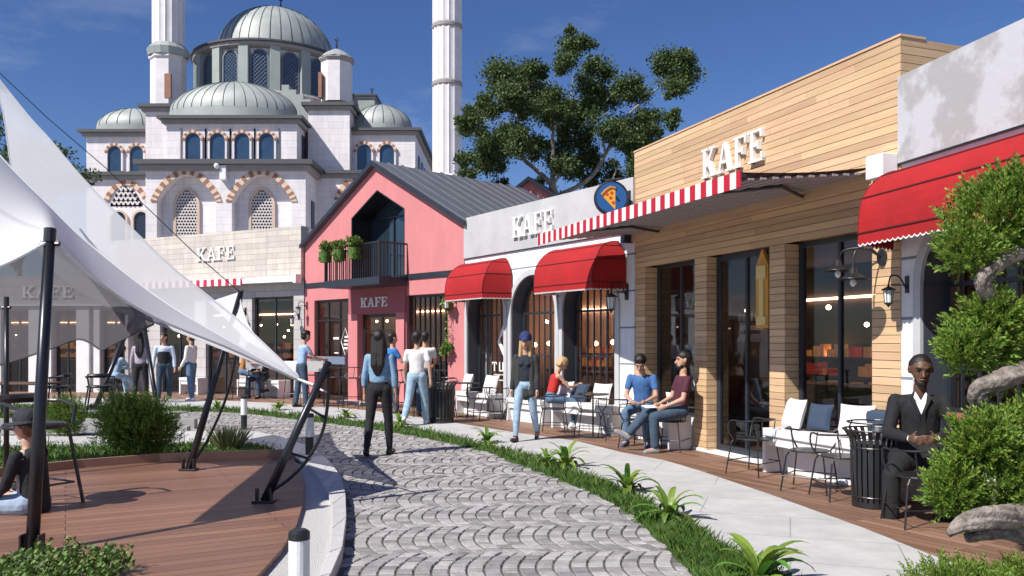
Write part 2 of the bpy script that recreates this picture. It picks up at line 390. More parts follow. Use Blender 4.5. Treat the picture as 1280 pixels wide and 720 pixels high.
def window(par, x0, x1, z0, z1, y, fm=None, gm=None, nv=1, hz=(), ft=.055, fd=.06, mull=.045):
    fm = fm or DARKM; gm = gm or GLASS
    w = thing('window'); w.parent = par
    mb = MB(); mb.box(x0, x1, y, y + fd, z1 - ft, z1); mb.box(x0, x1, y, y + fd, z0, z0 + ft)
    mb.box(x0, x0 + ft, y, y + fd, z0 + ft, z1 - ft); mb.box(x1 - ft, x1, y, y + fd, z0 + ft, z1 - ft)
    for i in range(nv):
        c = x0 + (x1 - x0) * (i + 1) / (nv + 1); mb.box(c - mull / 2, c + mull / 2, y + .004, y + fd - .004, z0 + ft, z1 - ft)
    for h in hz: mb.box(x0 + ft, x1 - ft, y + .008, y + fd - .008, h - .02, h + .02)
    mb.build('frame', fm, w)
    MB().box(x0 + ft * .6, x1 - ft * .6, y + fd * .5 - .003, y + fd * .5 + .003, z0 + ft * .6, z1 - ft * .6).build('pane', gm, w)
    return w

def interior(par, x0, x1, z1, y0, y1, wallm, strip_z=None, seed=1, shelf=True, busy=1.0):
    R = random.Random(seed)
    mb = MB(); mb.box(x0, x1, y1, y1 + .08, 0, z1); mb.box(x0, x0 + .06, y0, y1, 0, z1); mb.box(x1 - .06, x1, y0, y1, 0, z1)
    mb.box(x0 + .06, x1 - .06, y0, y1, z1 - .05, z1)
    mb.build('interior_wall', wallm, par)
    MB().box(x0 + .06, x1 - .06, y0, y1, 0.0, .045).build('interior_floor', BRONZE, par)
    if strip_z:
        MB().box(x0 + .1, x1 - .1, y1 - .05, y1 - .02, strip_z - .018, strip_z + .018).build('strip_light', STRIP, par)
    if shelf:
        sm = MB(); jm = MB(); rm = MB()
        for z in (.75, 1.05, 1.35):
            sm.box(x0 + .3, x1 - .3, y1 - .42, y1 - .06, z - .02, z + .02)
            x = x0 + .35
            while x < x1 - .4:
                w = R.uniform(.05, .14); h = R.uniform(.08, .22)
                if R.random() < .75: (jm if R.random() < .7 else rm).box(x, x + w, y1 - .36, y1 - .2, z + .022, z + .022 + h)
                x += w + R.uniform(.02, .08)
        sm.build('display_shelf', BRONZE, par); jm.build('shelf_goods', ORANGEP, par); rm.build('menu_panel', REDPROD, par)
        c = MB(); c.box(x0 + .4, x1 - .4, y0 + 1.3, y0 + 1.85, .045, .95); c.box(x0 + .35, x1 - .35, y0 + 1.25, y0 + 1.9, .952, 1.0); c.build('counter', BRONZE, par)
    for i in range(int(5 * busy)):
        b = MB(); p = (R.uniform(x0 + .3, x1 - .3), R.uniform(y0 + .7, y1 - .5), R.uniform(1.75, 2.2))
        b.ball(p, .035, 8); b.build('pendant_bulb', BULB, par)

# ------------------------------------------------------------------ world, sun, camera
w = bpy.data.worlds.new('World'); S.world = w; w.use_nodes = True
nt = w.node_tree; bg = nt.nodes['Background']; sky = nt.nodes.new('ShaderNodeTexSky'); sky.sky_type = 'NISHITA'; sky.sun_disc = False
sd = Vector((-1, -.85, 0)).normalized(); EL = rad(46)
to_sun = Vector((sd.x * math.cos(EL), sd.y * math.cos(EL), math.sin(EL)))
sky.sun_elevation = EL; sky.sun_rotation = math.atan2(to_sun.x, to_sun.y); sky.air_density = 1.0; sky.dust_density = .15; sky.ozone_density = 6.0; sky.altitude = 300
hsv = nt.nodes.new('ShaderNodeHueSaturation'); hsv.inputs['Saturation'].default_value = 1.12; hsv.inputs['Hue'].default_value = .513
nt.links.new(sky.outputs[0], hsv.inputs['Color'])
tcw = nt.nodes.new('ShaderNodeTexCoord'); mpw = nt.nodes.new('ShaderNodeMapping'); mpw.inputs['Scale'].default_value = (2.2, 2.2, 7); nt.links.new(tcw.outputs['Generated'], mpw.inputs[0])
nw_ = nt.nodes.new('ShaderNodeTexNoise'); nw_.inputs['Scale'].default_value = 1.6; nw_.inputs['Detail'].default_value = 8; nw_.inputs['Roughness'].default_value = .62; nt.links.new(mpw.outputs[0], nw_.inputs[0])
rw = nt.nodes.new('ShaderNodeMapRange'); rw.inputs['From Min'].default_value = .56; rw.inputs['From Max'].default_value = .78; rw.inputs['To Max'].default_value = .35; nt.links.new(nw_.outputs[0], rw.inputs[0])
spw = nt.nodes.new('ShaderNodeSeparateXYZ'); nt.links.new(tcw.outputs['Generated'], spw.inputs[0])
mz = nt.nodes.new('ShaderNodeMapRange'); mz.inputs['From Min'].default_value = .5; mz.inputs['From Max'].default_value = .12; nt.links.new(spw.outputs[2], mz.inputs[0])
mm_ = nt.nodes.new('ShaderNodeMath'); mm_.operation = 'MULTIPLY'; nt.links.new(rw.outputs[0], mm_.inputs[0]); nt.links.new(mz.outputs[0], mm_.inputs[1])
mixw = nt.nodes.new('ShaderNodeMix'); mixw.data_type = 'RGBA'; nt.links.new(mm_.outputs[0], mixw.inputs[0]); nt.links.new(hsv.outputs[0], mixw.inputs[6]); mixw.inputs[7].default_value = (9, 9.4, 10, 1)
nt.links.new(mixw.outputs[2], bg.inputs[0]); bg.inputs[1].default_value = .075
sl = bpy.data.lights.new('sun', 'SUN'); sl.energy = 4.6; sl.angle = rad(.5); sl.color = (1, .955, .88)
so = bpy.data.objects.new('sun', sl); COL.objects.link(so); so.rotation_euler = to_sun.to_track_quat('Z', 'Y').to_euler(); so.location = (-20, -12, 25)
cam = bpy.data.cameras.new('camera'); co = bpy.data.objects.new('camera', cam); COL.objects.link(co)
co.location = (0, 0, H); co.rotation_euler = (PI / 2, 0, 0); cam.sensor_width = 36; cam.lens = 36 * F_ / 1280; cam.shift_y = (HOR - 360) / 1280
cam.clip_end = 2000; cam.clip_start = .05; S.camera = co
S.view_settings.view_transform = 'Standard'; S.view_settings.look = 'None'; S.view_settings.exposure = .45; S.view_settings.gamma = 1

# ------------------------------------------------------------------ ground
grd = mat('outer_paving', (.30, .29, .28), .9, .15, .5, .1, 8)
MB().add([(-600, -300, -.08), (600, -300, -.08), (600, 900, -.08), (-600, 900, -.08)], [(0, 1, 2, 3)]).build('ground', grd, kind='structure')

road_r = [(905, 760), (860, 714), (830, 682), (790, 645), (763, 628), (727, 611), (673, 590), (607, 565), (540, 549), (500, 542), (450, 534), (367, 524), (300, 516), (200, 513), (60, 512), (-160, 512)]
walk_l = [(1060, 770), (1000, 728), (940, 700), (880, 665), (840, 645), (807, 623), (753, 599), (673, 570), (600, 552), (540, 537), (500, 531), (417, 521), (367, 516), (300, 509), (200, 507), (60, 505), (-160, 505)]
walk_r = [(1420, 770), (1280, 735), (1155, 690), (1080, 660), (960, 617), (880, 590), (830, 575), (780, 566), (720, 551), (640, 540), (610, 535), (560, 527), (533, 523), (480, 515), (420, 509), (340, 503.5), (240, 499), (60, 497), (-160, 497)]
kerb_o = [(398, 760), (414, 735), (428, 700), (433, 660), (432, 630), (427, 607), (413, 587), (398, 574), (383, 565), (350, 553), (318, 546), (230, 546), (120, 548), (0, 550), (-120, 552), (-400, 555)]
kerb_i = [(375, 760), (398, 720), (411, 690), (415, 660), (415, 630), (409, 611), (398, 594), (384, 579), (370, 570), (340, 558), (312, 552), (230, 551.5), (120, 553.5), (0, 556), (-120, 558), (-400, 561)]
deck_o = [(275, 760), (325, 716), (352, 686), (370, 656), (379, 628), (380, 605), (374, 585), (366, 571), (320, 572.5), (200, 577), (100, 585), (0, 596), (-120, 612), (-300, 640), (-500, 760)]
def gp(l, z=0): return [G(a, b, z) for a, b in l]
# near ends extended behind the camera
def ext(pts, *more): return [Vector(m).to_3d() if len(m) == 2 else Vector(m) for m in more]
RR = [Vector((1.9, -3, 0)), Vector((1.7, 2.5, 0))] + gp(road_r); KO = [Vector((-3.2, -3, 0)), Vector((-1.9, 2.5, 0))] + gp(kerb_o)
WL = [Vector((2.6, -3, 0)), Vector((2.45, 2.5, 0))] + gp(walk_l, .03); WR = [Vector((6.0, -3, 0)), Vector((4.9, 2.5, 0))] + gp(walk_r, .03)
KI = [Vector((-3.5, -3, 0)), Vector((-2.15, 2.5, 0))] + gp(kerb_i, .1)
DK = gp(deck_o, .09)
def inpoly(x, y, P):
    c = False; j = len(P) - 1
    for i in range(len(P)):
        if (P[i][1] > y) != (P[j][1] > y) and x < (P[j][0] - P[i][0]) * (y - P[i][1]) / (P[j][1] - P[i][1]) + P[i][0]: c = not c
        j = i
    return c
ROAD = RR + KO[::-1]
mb = MB(); mb.flat(ROAD, -.07, -.012)
joint = mat('cobble_joint_sand', (.12, .11, .10), .95, .3, 30)
R = random.Random(3)
cs = MB()
band = .92; s_ = .124; K = 8
for j in range(-4, 27):
    v0 = j * band
    if v0 < 2.2 and j < 2: continue
    for i in range(-150, 60):
        for k in range(K):
            def pt(a, b):
                t = b / K * 2 - 1
                bul = .135 * (1 - t * t)
                y = v0 + (t + 1) / 2 * band
                x = a * s_ - bul + .06 * math.sin(y * 1.3) + .35 * (j % 3) * s_
                return x, y + .05 * math.sin(x * .9 + 1) + .02 * x
            g1, g2 = .065, .07
            c = pt(i + .5, k + .5)
            if c[0] < -11 or c[1] > 20.5: continue
            if not inpoly(c[0], c[1], ROAD): continue
            q = [pt(i + g1, k + g2), pt(i + 1 - g1, k + g2), pt(i + 1 - g1, k + 1 - g2), pt(i + g1, k + 1 - g2)]
            z = R.uniform(-.005, .005); e = .10
            top = [(p[0] * (1 - e) + c[0] * e, p[1] * (1 - e) + c[1] * e, z + R.uniform(-.0015, .0015)) for p in q]
            mid = [(p[0], p[1], z - .006) for p in q]; bot = [(p[0], p[1], -.013) for p in q]
            fs = [(0, 1, 2, 3)]
            for a in range(4):
                b2 = (a + 1) % 4; fs += [(b2, a, a + 4, b2 + 4)] + ([(b2 + 4, a + 4, a + 8, b2 + 8)] if c[1] < 10 else [])
            cs.add(top + mid + bot, fs, 1)
mb.add(cs.v, cs.f, 1)
stone = mat('grey_cobble', (.315, .30, .295), .75, .25, 9, .35, 60, island=.34, hue=.04)
mb.build('cobbled_road', [joint, stone], kind='structure')

# planting strip
strip = WL + RR[::-1]
MB().flat(strip, -.07, -.004).build('grass_strip_soil', TURF, kind='structure')
# pavement slab + terrace boards
pav = brick_mat('pale_pavement', (.50, .495, .49), (.46, .455, .45), (.30, .295, .29), 1.6, .8, .006, 'xy', .8, .15, .5, .15, angle=.32, vs=2.2)
MB().flat(WR + WL[::-1], -.07, .03).build('pavement', pav, kind='structure')
def herring():
    m = bpy.data.materials.new('herringbone_timber'); m.use_nodes = True; nt = m.node_tree; N = nt.nodes; L = nt.links; b = N['Principled BSDF']
    tc = N.new('ShaderNodeTexCoord'); rt = N.new('ShaderNodeVectorRotate'); rt.rotation_type = 'Z_AXIS'; rt.inputs['Angle'].default_value = rad(60); L.new(tc.outputs['Object'], rt.inputs['Vector'])
    br = N.new('ShaderNodeTexBrick'); br.inputs['Color1'].default_value = (.30, .175, .115, 1); br.inputs['Color2'].default_value = (.16, .085, .055, 1); br.inputs['Mortar'].default_value = (.05, .025, .018, 1)
    br.inputs['Scale'].default_value = 1; br.inputs['Brick Width'].default_value = 1.1; br.inputs['Row Height'].default_value = .11; br.inputs['Mortar Size'].default_value = .004
    L.new(rt.outputs[0], br.inputs['Vector'])
    mp = N.new('ShaderNodeMapping'); mp.inputs['Scale'].default_value = (2, 40, 1); L.new(rt.outputs[0], mp.inputs[0])
    n = N.new('ShaderNodeTexNoise'); n.inputs['Scale'].default_value = 1; n.inputs['Detail'].default_value = 5; L.new(mp.outputs[0], n.inputs[0])
    mr = N.new('ShaderNodeMapRange'); mr.inputs['To Min'].default_value = .6; mr.inputs['To Max'].default_value = 1.45; L.new(n.outputs[0], mr.inputs[0])
    hs = N.new('ShaderNodeHueSaturation'); L.new(mr.outputs[0], hs.inputs['Value']); L.new(br.outputs['Color'], hs.inputs['Color']); L.new(hs.outputs[0], b.inputs['Base Color'])
    b.inputs['Roughness'].default_value = .6
    bp = N.new('ShaderNodeBump'); bp.inputs['Strength'].default_value = .4; bp.inputs['Distance'].default_value = .01; bp.invert = True; L.new(br.outputs['Fac'], bp.inputs['Height']); L.new(bp.outputs[0], b.inputs['Normal'])
    return m
HB = herring()
tb = [FA.P(-4, 1), FA.P(6.0, 1), FS.P(1, 1.5), FS.P(7.8, 1.5), FP.P(6.8, 1.5), FM.P(5.6, 1.5), FW.P(5.7, 1.5), FR.P(6, 1.5), FR.P(11, 1.5), Vector((8, -3, 0))]
MB().flat([Vector(p) for p in WR] + [Vector((p.x, p.y, 0)) for p in tb], -.07, .026).build('shop_terrace_boards', HB, kind='structure')
# kerb, gravel apron, left deck
kc = brick_mat('kerb_stone', (.56, .55, .54), (.50, .49, .48), (.25, .24, .23), .9, 50, .012, 'xy', .8, .3, 0, .1)
mb = MB()
n = len(KO)
for i in range(n - 1):
    a, b, c, d = KO[i], KO[i + 1], KI[i + 1], KI[i]
    L_ = (Vector(b) - Vector(a)).length; seg = max(1, round(L_ / .75))
    for k in range(seg):
        t0 = k / seg; t1 = (k + 1) / seg - .012 / max(L_, .1)
        p = [Vector(a).lerp(Vector(b), t0), Vector(a).lerp(Vector(b), t1), Vector(d).lerp(Vector(c), t1), Vector(d).lerp(Vector(c), t0)]
        mb.flat([(q.x, q.y) for q in p], -.07, .10)
kerbm = mat('pale_kerb_stone', (.50, .49, .48), .8, .12, 6, .2, 50, island=.08)
mb.build('kerb', kerbm, kind='structure', bevel=.01)
grav = mat('pale_gravel', (.44, .43, .41), .95, vscale=90, col2=(.66, .65, .63), bump=.8, bscale=120)
MB().flat([p for p in KI[:12]] + gp([(300, 566), (366, 571)], .05) + [Vector(p) for p in DK[:7][::-1]] + [Vector((-3.6, 2.5, 0)), Vector((-5, -3, 0))], -.07, .045).build('gravel_apron', grav, kind='structure')
lawn_poly = gp([(366, 569), (340, 558), (312, 552), (230, 551.5), (120, 553.5), (0, 556), (-120, 558), (-400, 561), (-400, 600), (-120, 612), (0, 596), (100, 585), (200, 577), (320, 572.5)], .05)
MB().flat(lawn_poly, -.068, .052).build('lawn', TURF, kind='structure')

def plank_mat():
    m = bpy.data.materials.new('reddish_deck_planks'); m.use_nodes = True; nt = m.node_tree; N = nt.nodes; L = nt.links; b = N['Principled BSDF']
    tc = N.new('ShaderNodeTexCoord'); rt = N.new('ShaderNodeVectorRotate'); rt.rotation_type = 'Z_AXIS'; rt.inputs['Angle'].default_value = rad(-28); L.new(tc.outputs['Object'], rt.inputs['Vector'])
    br = N.new('ShaderNodeTexBrick'); br.inputs['Color1'].default_value = (.27, .14, .09, 1); br.inputs['Color2'].default_value = (.165, .082, .055, 1); br.inputs['Mortar'].default_value = (.045, .02, .015, 1)
    br.inputs['Scale'].default_value = 1; br.inputs['Brick Width'].default_value = 3.2; br.inputs['Row Height'].default_value = .14; br.inputs['Mortar Size'].default_value = .004
    L.new(rt.outputs[0], br.inputs['Vector'])
    mp = N.new('ShaderNodeMapping'); mp.inputs['Scale'].default_value = (1.2, 45, 1); L.new(rt.outputs[0], mp.inputs[0])
    n = N.new('ShaderNodeTexNoise'); n.inputs['Scale'].default_value = 1; n.inputs['Detail'].default_value = 6; L.new(mp.outputs[0], n.inputs[0])
    mr = N.new('ShaderNodeMapRange'); mr.inputs['To Min'].default_value = .6; mr.inputs['To Max'].default_value = 1.4; L.new(n.outputs[0], mr.inputs[0])
    hs = N.new('ShaderNodeHueSaturation'); L.new(mr.outputs[0], hs.inputs['Value']); L.new(br.outputs['Color'], hs.inputs['Color']); L.new(hs.outputs[0], b.inputs['Base Color'])
    b.inputs['Roughness'].default_value = .5
    bp = N.new('ShaderNodeBump'); bp.inputs['Strength'].default_value = .5; bp.inputs['Distance'].default_value = .01; bp.invert = True; L.new(br.outputs['Fac'], bp.inputs['Height']); L.new(bp.outputs[0], b.inputs['Normal'])
    return m
DECKM = plank_mat()
MB().flat(DK + [Vector((-10, -3, 0)), Vector((-5.2, -3, 0)), Vector((-3.7, 2.5, 0))][0:3], -.07, .09).build('timber_deck', DECKM, kind='structure')
edge = mat('deck_edge_trim', (.30, .17, .12), .6, .1, 5)
eb = MB()
back = DK[7:14]
for a, b in zip(back[:-1], back[1:]):
    d = (b - a); nrm = Vector((-d.y, d.x, 0)).normalized() * .05
    if nrm.y < 0: nrm = -nrm
    eb.flat([a, b, b + nrm, a + nrm], .0, .19)
eb.build('deck_edge_board', edge, kind='structure')
# low steps across the far part of the lawn
sm = mat('step_concrete', (.36, .35, .34), .85, .12, 3)
for i, (y0, z) in enumerate(((13.6, .05), (14.6, .09), (15.6, .13))):
    MB().box(-13.5, -5.4 - i * .25, y0, y0 + .16, -.07, z + .05).build('garden_edging', sm, kind='structure')

def blades(name, poly, count, h0, h1, m, z=0, w=.006, seed=1, zone=None, lean=.4):
    R = random.Random(seed); xs = [p[0] for p in poly]; ys = [p[1] for p in poly]; mb = MB(); k = 0
    # area-uniform in screen-friendly way: denser near the camera
    tries = 0
    while k < count and tries < count * 30:
        tries += 1
        y = 1 / R.uniform(1 / max(ys), 1 / max(3.0, min(ys))); x = R.uniform(max(min(xs), -1.1 * y), max(xs))
        if not inpoly(x, y, poly): continue
        nz = noise.noise(Vector((x * 3, y * 3, 0)))
        h = R.uniform(h0, h1) * (1 + .5 * nz); a = R.uniform(0, 2 * PI); sc = 1 + max(0, y - 8) * .1
        dx, dy = math.cos(a) * w * sc, math.sin(a) * w * sc; lx, ly = R.gauss(0, lean) * h, R.gauss(0, lean) * h
        mb.add([(x - dx, y - dy, z), (x + dx, y + dy, z), (x + dx * .7 + lx * .4, y + dy * .7 + ly * .4, z + h * .6), (x + lx, y + ly, z + h)], [(0, 1, 2), (0, 2, 3)])
        k += 1
    return mb.build(name, m, label='low green grass', cat='grass', kind='stuff')
b = blades('strip_grass', [tuple(p) for p in strip], 46000, .03, .115, GRASSM, -.004, .0045, 2); b['label'] = 'mown green grass in the strip between cobbles and pavement'
b = blades('lawn_grass', [tuple(p) for p in lawn_poly], 16000, .04, .09, GRASSM, .05, .008, 3); b['label'] = 'bright green lawn beyond the timber deck'
far_lawn = gp([(-160, 540), (100, 533), (225, 531), (225, 522), (100, 519), (-160, 519)])
MB().flat(far_lawn, -.011, .02).build('far_lawn', TURF, kind='structure')
b = blades('far_grass', [tuple(p) for p in far_lawn], 8000, .05, .1, GRASSM, .02, .01, 4); b['label'] = 'far lawn between the cobbles on the left'

# ================================================================== WOOD CAFE
def build_wood():
    r = FW.thing('timber_cafe', 'flat roofed cafe clad in pale timber boards with a striped awning', 'building')
    Lw = 5.76; top = 4.8; ops = [(.36, 1.85, .0, 2.88), (2.16, 3.60, 0, 2.88), (3.9, 5.36, 0, 2.88)]
    bk = MB(); wall(bk, 0.03, Lw - .03, .03, top - .03, [(a - .02, b + .02, c, d + .02) for a, b, c, d in ops], .025, .30)
    bk.box(.03, .3, .3, 6, .03, top - .03); bk.box(Lw - .3, Lw - .03, .3, 6, .03, top - .03); bk.box(.3, Lw - .3, 5.8, 6, .03, top - .03)
    bk.build('wall_core', WOODBACK, r)
    R = random.Random(5); rows = 54; bh = top / rows; cl = MB()
    for i in range(rows):
        z0 = i * bh + .003; z1 = (i + 1) * bh - .004; zc = (z0 + z1) / 2
        spans = [(0, Lw)]
        for (a, b, c, d) in ops:
            if c <= zc < d: spans = [t for s in spans for t in ((s[0], a), (b, s[1])) if t[1] > t[0] and s[0] <= a and s[1] >= b] or spans
        if zc < 2.88: spans = [(0, .36), (1.85, 2.16), (3.6, 3.9), (5.36, Lw)]
        for (a, b) in spans:
            x = a
            while x < b - .01:
                e = min(b, x + R.uniform(1.1, 2.6))
                if b - e < .4: e = b
                yj = R.uniform(0, .002)
                cl.box(x + .0012, e - .0012, yj, .0245, z0, z1); x = e
        # reveals
        if zc < 2.88:
            for xx in (.36, 2.16 - 0, 3.9):   # left jambs face the near side
                pass
            for (a, b, c, d) in ops:
                cl.box(a - .0215, a, .026, .30, z0, z1); cl.box(b, b + .0215, .026, .30, z0, z1)
        # return wall on the near end
        x = .0255
        while x < 6:
            e = min(6, x + R.uniform(1.1, 2.4)); cl.box(Lw - .029, Lw - .001, x, e - .002, z0, z1); x = e
        if zc > 3.4:
            cl.box(.001, .029, .026, 6, z0, z1)
    for (a, b, c, d) in ops: cl.box(a, b, .026, .30, 2.88, 2.879 + .02)
    cl.build('board_cladding', WOODB, r)
    MB().box(-.01, Lw + .01, -.012, .33, top, top + .025).build('parapet_cap', WOODB, r)
    MB().box(-.02, 5.45, -.07, -.002, 3.30, 3.42).build('fascia_beam', WOODB, r)
    for a, b in ((-.02, .38), (1.83, 2.18), (3.58, 3.92), (5.34, Lw)): MB().box(a, b, -.02, -.001, 0, .07).build('plinth', WHITE, r)
    MB().box(2.18, 3.58, -.02, .28, 0, .06).build('door_sill', WHITE, r)
    MB().box(0, Lw, .3, 6, 3.0, 3.1).build('roof', WOODBACK, r)
    window(r, .38, 1.83, .47, 2.86, .22, nv=1)
    window(r, 2.18, 3.58, .06, 2.86, .16, nv=1, ft=.09)
    window(r, 3.92, 5.34, .52, 2.86, .2, nv=1, ft=.07)
    MB().box(.38, 1.83, .2, .3, 0, .46).build('window_sill_wall', WHITE, r); MB().box(3.92, 5.34, .19, .3, 0, .51).build('window_sill_wall', WHITE, r)
    MB().box(3.94, 5.32, .1, .19, .50, .60).build('window_sill', DARKM, r)
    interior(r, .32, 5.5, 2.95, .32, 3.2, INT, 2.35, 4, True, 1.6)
    for (x, y, z) in ((2.75, 3.0, 1.95), (4.95, 1.6, 1.9), (1.3, 3.0, 1.4)): gl = MB(); gl.ball((x, y, z), .06, 10); gl.build('wall_lamp_globe', BULB, r)
    o = MB(); o.prism([(3.18, 1.8), (3.44, 1.8), (3.44, 2.62), (3.31, 2.84), (3.18, 2.62)], .10, .15); o.build('hanging_board', mat('ochre_painted_wood', (.60, .30, .04), .5, .2, 5), r)
    o2 = MB(); o2.box(3.27, 3.36, .08, .098, 1.9, 2.5); o2.prism([(3.22, 2.45), (3.41, 2.45), (3.41, 2.62), (3.22, 2.62)], .078, .097); o2.prism([(3.22, 1.84), (3.41, 1.84), (3.41, 1.95), (3.22, 1.95)], .078, .097)
    o2.build('board_emblem', mat('pale_gold_emblem', (.75, .55, .22), .5), r)
    # window lettering: curved mark + rectangular lines
    lg = MB(); 
    for (rr) in (.10, .15, .20):
        for sgn in (-1, 1):
            lg.tube([(1.62 + rr * .62 * math.cos(t) , .205, 1.25 + sgn * .16 + rr * math.sin(t)) for t in [PI * .05 + PI * .9 * q / 8 if sgn > 0 else -PI * .05 - PI * .9 * q / 8 for q in range(9)]], .008, 5)
    lg.box(1.585, 1.655, .20, .207, 1.17, 1.33)
    lg.build('window_decal', mat('pale_window_decal', (.5, .56, .6), .6), r)
    lt = MB()
    for i in range(7): lt.box(.95 + i * .11, .95 + i * .11 + R.uniform(.04, .085), 1.4, 1.41, 1.95, 1.95 + .12)
    lt.prism([(.9, 1.62), (1.5, 1.62), (1.5, 1.74), (1.0, 1.74)], 1.4, 1.41); lt.box(1.0, 1.6, 1.4, 1.41, 1.8, 1.88)
    lt.build('menu_lettering', mat('pale_menu_board', (.55, .5, .45), .6), r)
build_wood()
sign('KAFE', 2.12, 3.54, 3.96, .42, 0, {'o': bpy.data.objects['timber_cafe']}, 'large white KAFE letters on the pale timber boards', .06)
def striped_awning():
    RW = stripes_mat('red_white_awning_stripes', (.52, .01, .035), (.80, .77, .76), .215, 0, .5, .8, .15)
    r = FW.thing('striped_awning', 'retractable red and white striped awning over the timber cafe windows', 'awning')
    x0, x1, d, zt, zb = -.02, 5.45, 1.74, 3.50, 3.32
    mb = MB(); nx = 56
    vs = []; 
    for t in range(2):
        for i in range(nx + 1):
            x = x0 + (x1 - x0) * i / nx
            for j in range(7):
                q = j / 6; vs.append((x, -.03 - q * (d - .03), zt + (zb - zt) * q - .03 * math.sin(PI * q) - (.008 * t)))
    fs = []
    for t in range(2):
        o = t * (nx + 1) * 7
        for i in range(nx):
            for j in range(6):
                f = (o + i * 7 + j, o + (i + 1) * 7 + j, o + (i + 1) * 7 + j + 1, o + i * 7 + j + 1); fs.append(f if t == 0 else f[::-1])
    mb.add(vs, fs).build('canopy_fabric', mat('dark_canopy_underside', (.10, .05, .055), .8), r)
    mb = MB()
    mb.box(x0, x1, -d - .012, -d, zb - .15, zb + .02); mb.build('valance', RW, r)
    mb = MB(); mb.box(x0, x1, -d + .001, -d + .06, zb - .05, zb - .012); mb.build('front_bar', DARKM, r)
    mb = MB()
    n = 11; sm_ = mat('grey_mauve_slats', (.34, .29, .30), .6)
    for i in range(n):
        q = (i + .6) / n; y = -.03 - q * (d - .09); z = zt + (zb - zt) * q - .06
        MB().box(x0, x1, y - .035, y + .035, z - .018, z + .004).build('slat', sm_, r)
    for x in (.9, 4.3):
        mb = MB(); mb.tube([(x, -.05, zt - .14), (x + .75, -.95, zb - .02), (x + .1, -d + .05, zb - .06)], .022, 8); mb.build('folding_arm', BLACKM, r)
    mb = MB(); mb.box(5.50, 5.74, -.22, -.014, 3.33, 3.58); mb.build('cassette_end', WHITE, r, bevel=.01)
    mb = MB(); mb.box(-.1, .02, -.2, -.03, 3.28, 3.42); mb.build('cassette_bracket', DARKM, r)
striped_awning()

# ================================================================== GREY / WHITE ARCHED CAFE (middle) and its near twin
def arched(fr, name, label, L, arches, parapet_m, h_par=(3.46, 4.38), depth=6, inter=True, recess=.42, gm=None, names=1, wood=False):
    r = fr.thing(name, label, 'building')
    mb = MB(); mb.box(0.004, L, -.03, .3, h_par[0] + .018, h_par[1]); mb.box(0.004, .3, .3, depth, 3.2, h_par[1]); mb.box(L - .3, L - .003, .3, depth, 3.2, h_par[1]); mb.build('parapet', parapet_m, r)
    MB().box(0.004, L, -.035, .28, h_par[0], h_par[0] + .017).build('shadow_gap_trim', BLACKM, r)
    mb = MB(); ops = [(a, b, 0, 2.98) for a, b in arches]
    wall(mb, 0.004, L - .003, 0, h_par[0], ops, 0, recess)
    for a, b in arches: arch_fill(mb, (a + b) / 2, b - a, 2.2, (b - a) * .5 if (b - a) < 1.5 else .74, 2.98, 0, recess)
    mb.build('facade_wall', WSTONE, r)
    for a, b in arches:
        xc = (a + b) / 2; w = b - a; hh = w * .5 if w < 1.5 else .74
        mb = MB(); arch_band(mb, xc, w - .002, 2.2, hh - .001, .11, -.035, .0, 'round', 24, 0.0); mb.build('arch_surround', mat('pale_grey_surround', (.50, .50, .51), .7, .05, 3), r)
        mb = MB(); n = 24; th = .012
        pts = [(a, 0), (a, 2.2)] + [(xc - w / 2 * math.cos(PI * i / n), arch_z(xc - w / 2 * math.cos(PI * i / n), xc, w, 2.2, hh)) for i in range(1, n)] + [(b, 2.2), (b, 0)]
        for (p, q) in zip(pts[:-1], pts[1:]):
            cx, cz = xc, 1.9
            def inn(p):
                dx, dz = p[0] - cx, max(0, p[1] - 2.2); l = math.hypot(dx, dz) or 1
                return (p[0] - dx / l * th, p[1] - dz / l * th)
            mb.prism([p, q, inn(q), inn(p)], .002, recess - .04)
        mb.build('arch_reveal', NAVY, r)
        # window inside the arch
        wd = thing('arched_window'); wd.parent = r
        mb = MB(); y0 = recess - .16
        arch_band(mb, xc, w - .15, 2.2, hh - .07, .055, y0, y0 + .06, 'round', 24, .5)
        mb.box(a + .05, b - .05, y0, y0 + .06, .44, .5)
        nb = 7
        for i in range(nb):
            x = a + .09 + (w - .18) * (i + .5) / nb; t = .018 if i % 3 == 1 else .009
            mb.box(x - t, x + t, y0 + .01, y0 + .04, .5, arch_z(x, xc, w - .15, 2.2, hh - .07))
        mb.box(a + .07, b - .07, y0 + .005, y0 + .05, 2.17, 2.215); mb.box(a + .07, b - .07, y0 + .007, y0 + .048, 1.34, 1.36)
        mb.build('frame', DARKM, wd)
        pts = [(a + .06, .5)] + [(xc - (w / 2 - .06) * math.cos(PI * i / n), arch_z(xc - (w / 2 - .06) * math.cos(PI * i / n), xc, w - .12, 2.2, hh - .06)) for i in range(n + 1)] + [(b - .06, .5)]
        MB().prism(pts, y0 + .052, y0 + .058).build('pane', gm or GLASS, wd)
        MB().box(a + .013, b - .013, recess - .3, recess - .001, 0, .44).build('window_bench_wall', BENCHM, r)
    bk = MB(); bk.box(0.004, .25, recess + .001, depth, 0, 3.2); bk.box(L - .25, L - .003, recess + .001, depth, 0, 3.2); bk.box(.25, L - .25, depth - .2, depth, 0, 3.4); bk.build('side_wall', WHITE, r)
    MB().box(.25, L - .25, recess + .001, depth - .2, 3.1, 3.2).build('roof', INT, r)
    return r
rm = arched(FM, 'arched_cafe', 'low white cafe with three tall arched windows and a grey parapet', 5.68, [(.14, 1.66), (1.93, 3.46), (3.69, 5.21)], PLASTER)
interior(rm, .3, 5.4, 3.05, .5, 2.6, INTP, 2.35, 8, True, 1.5)
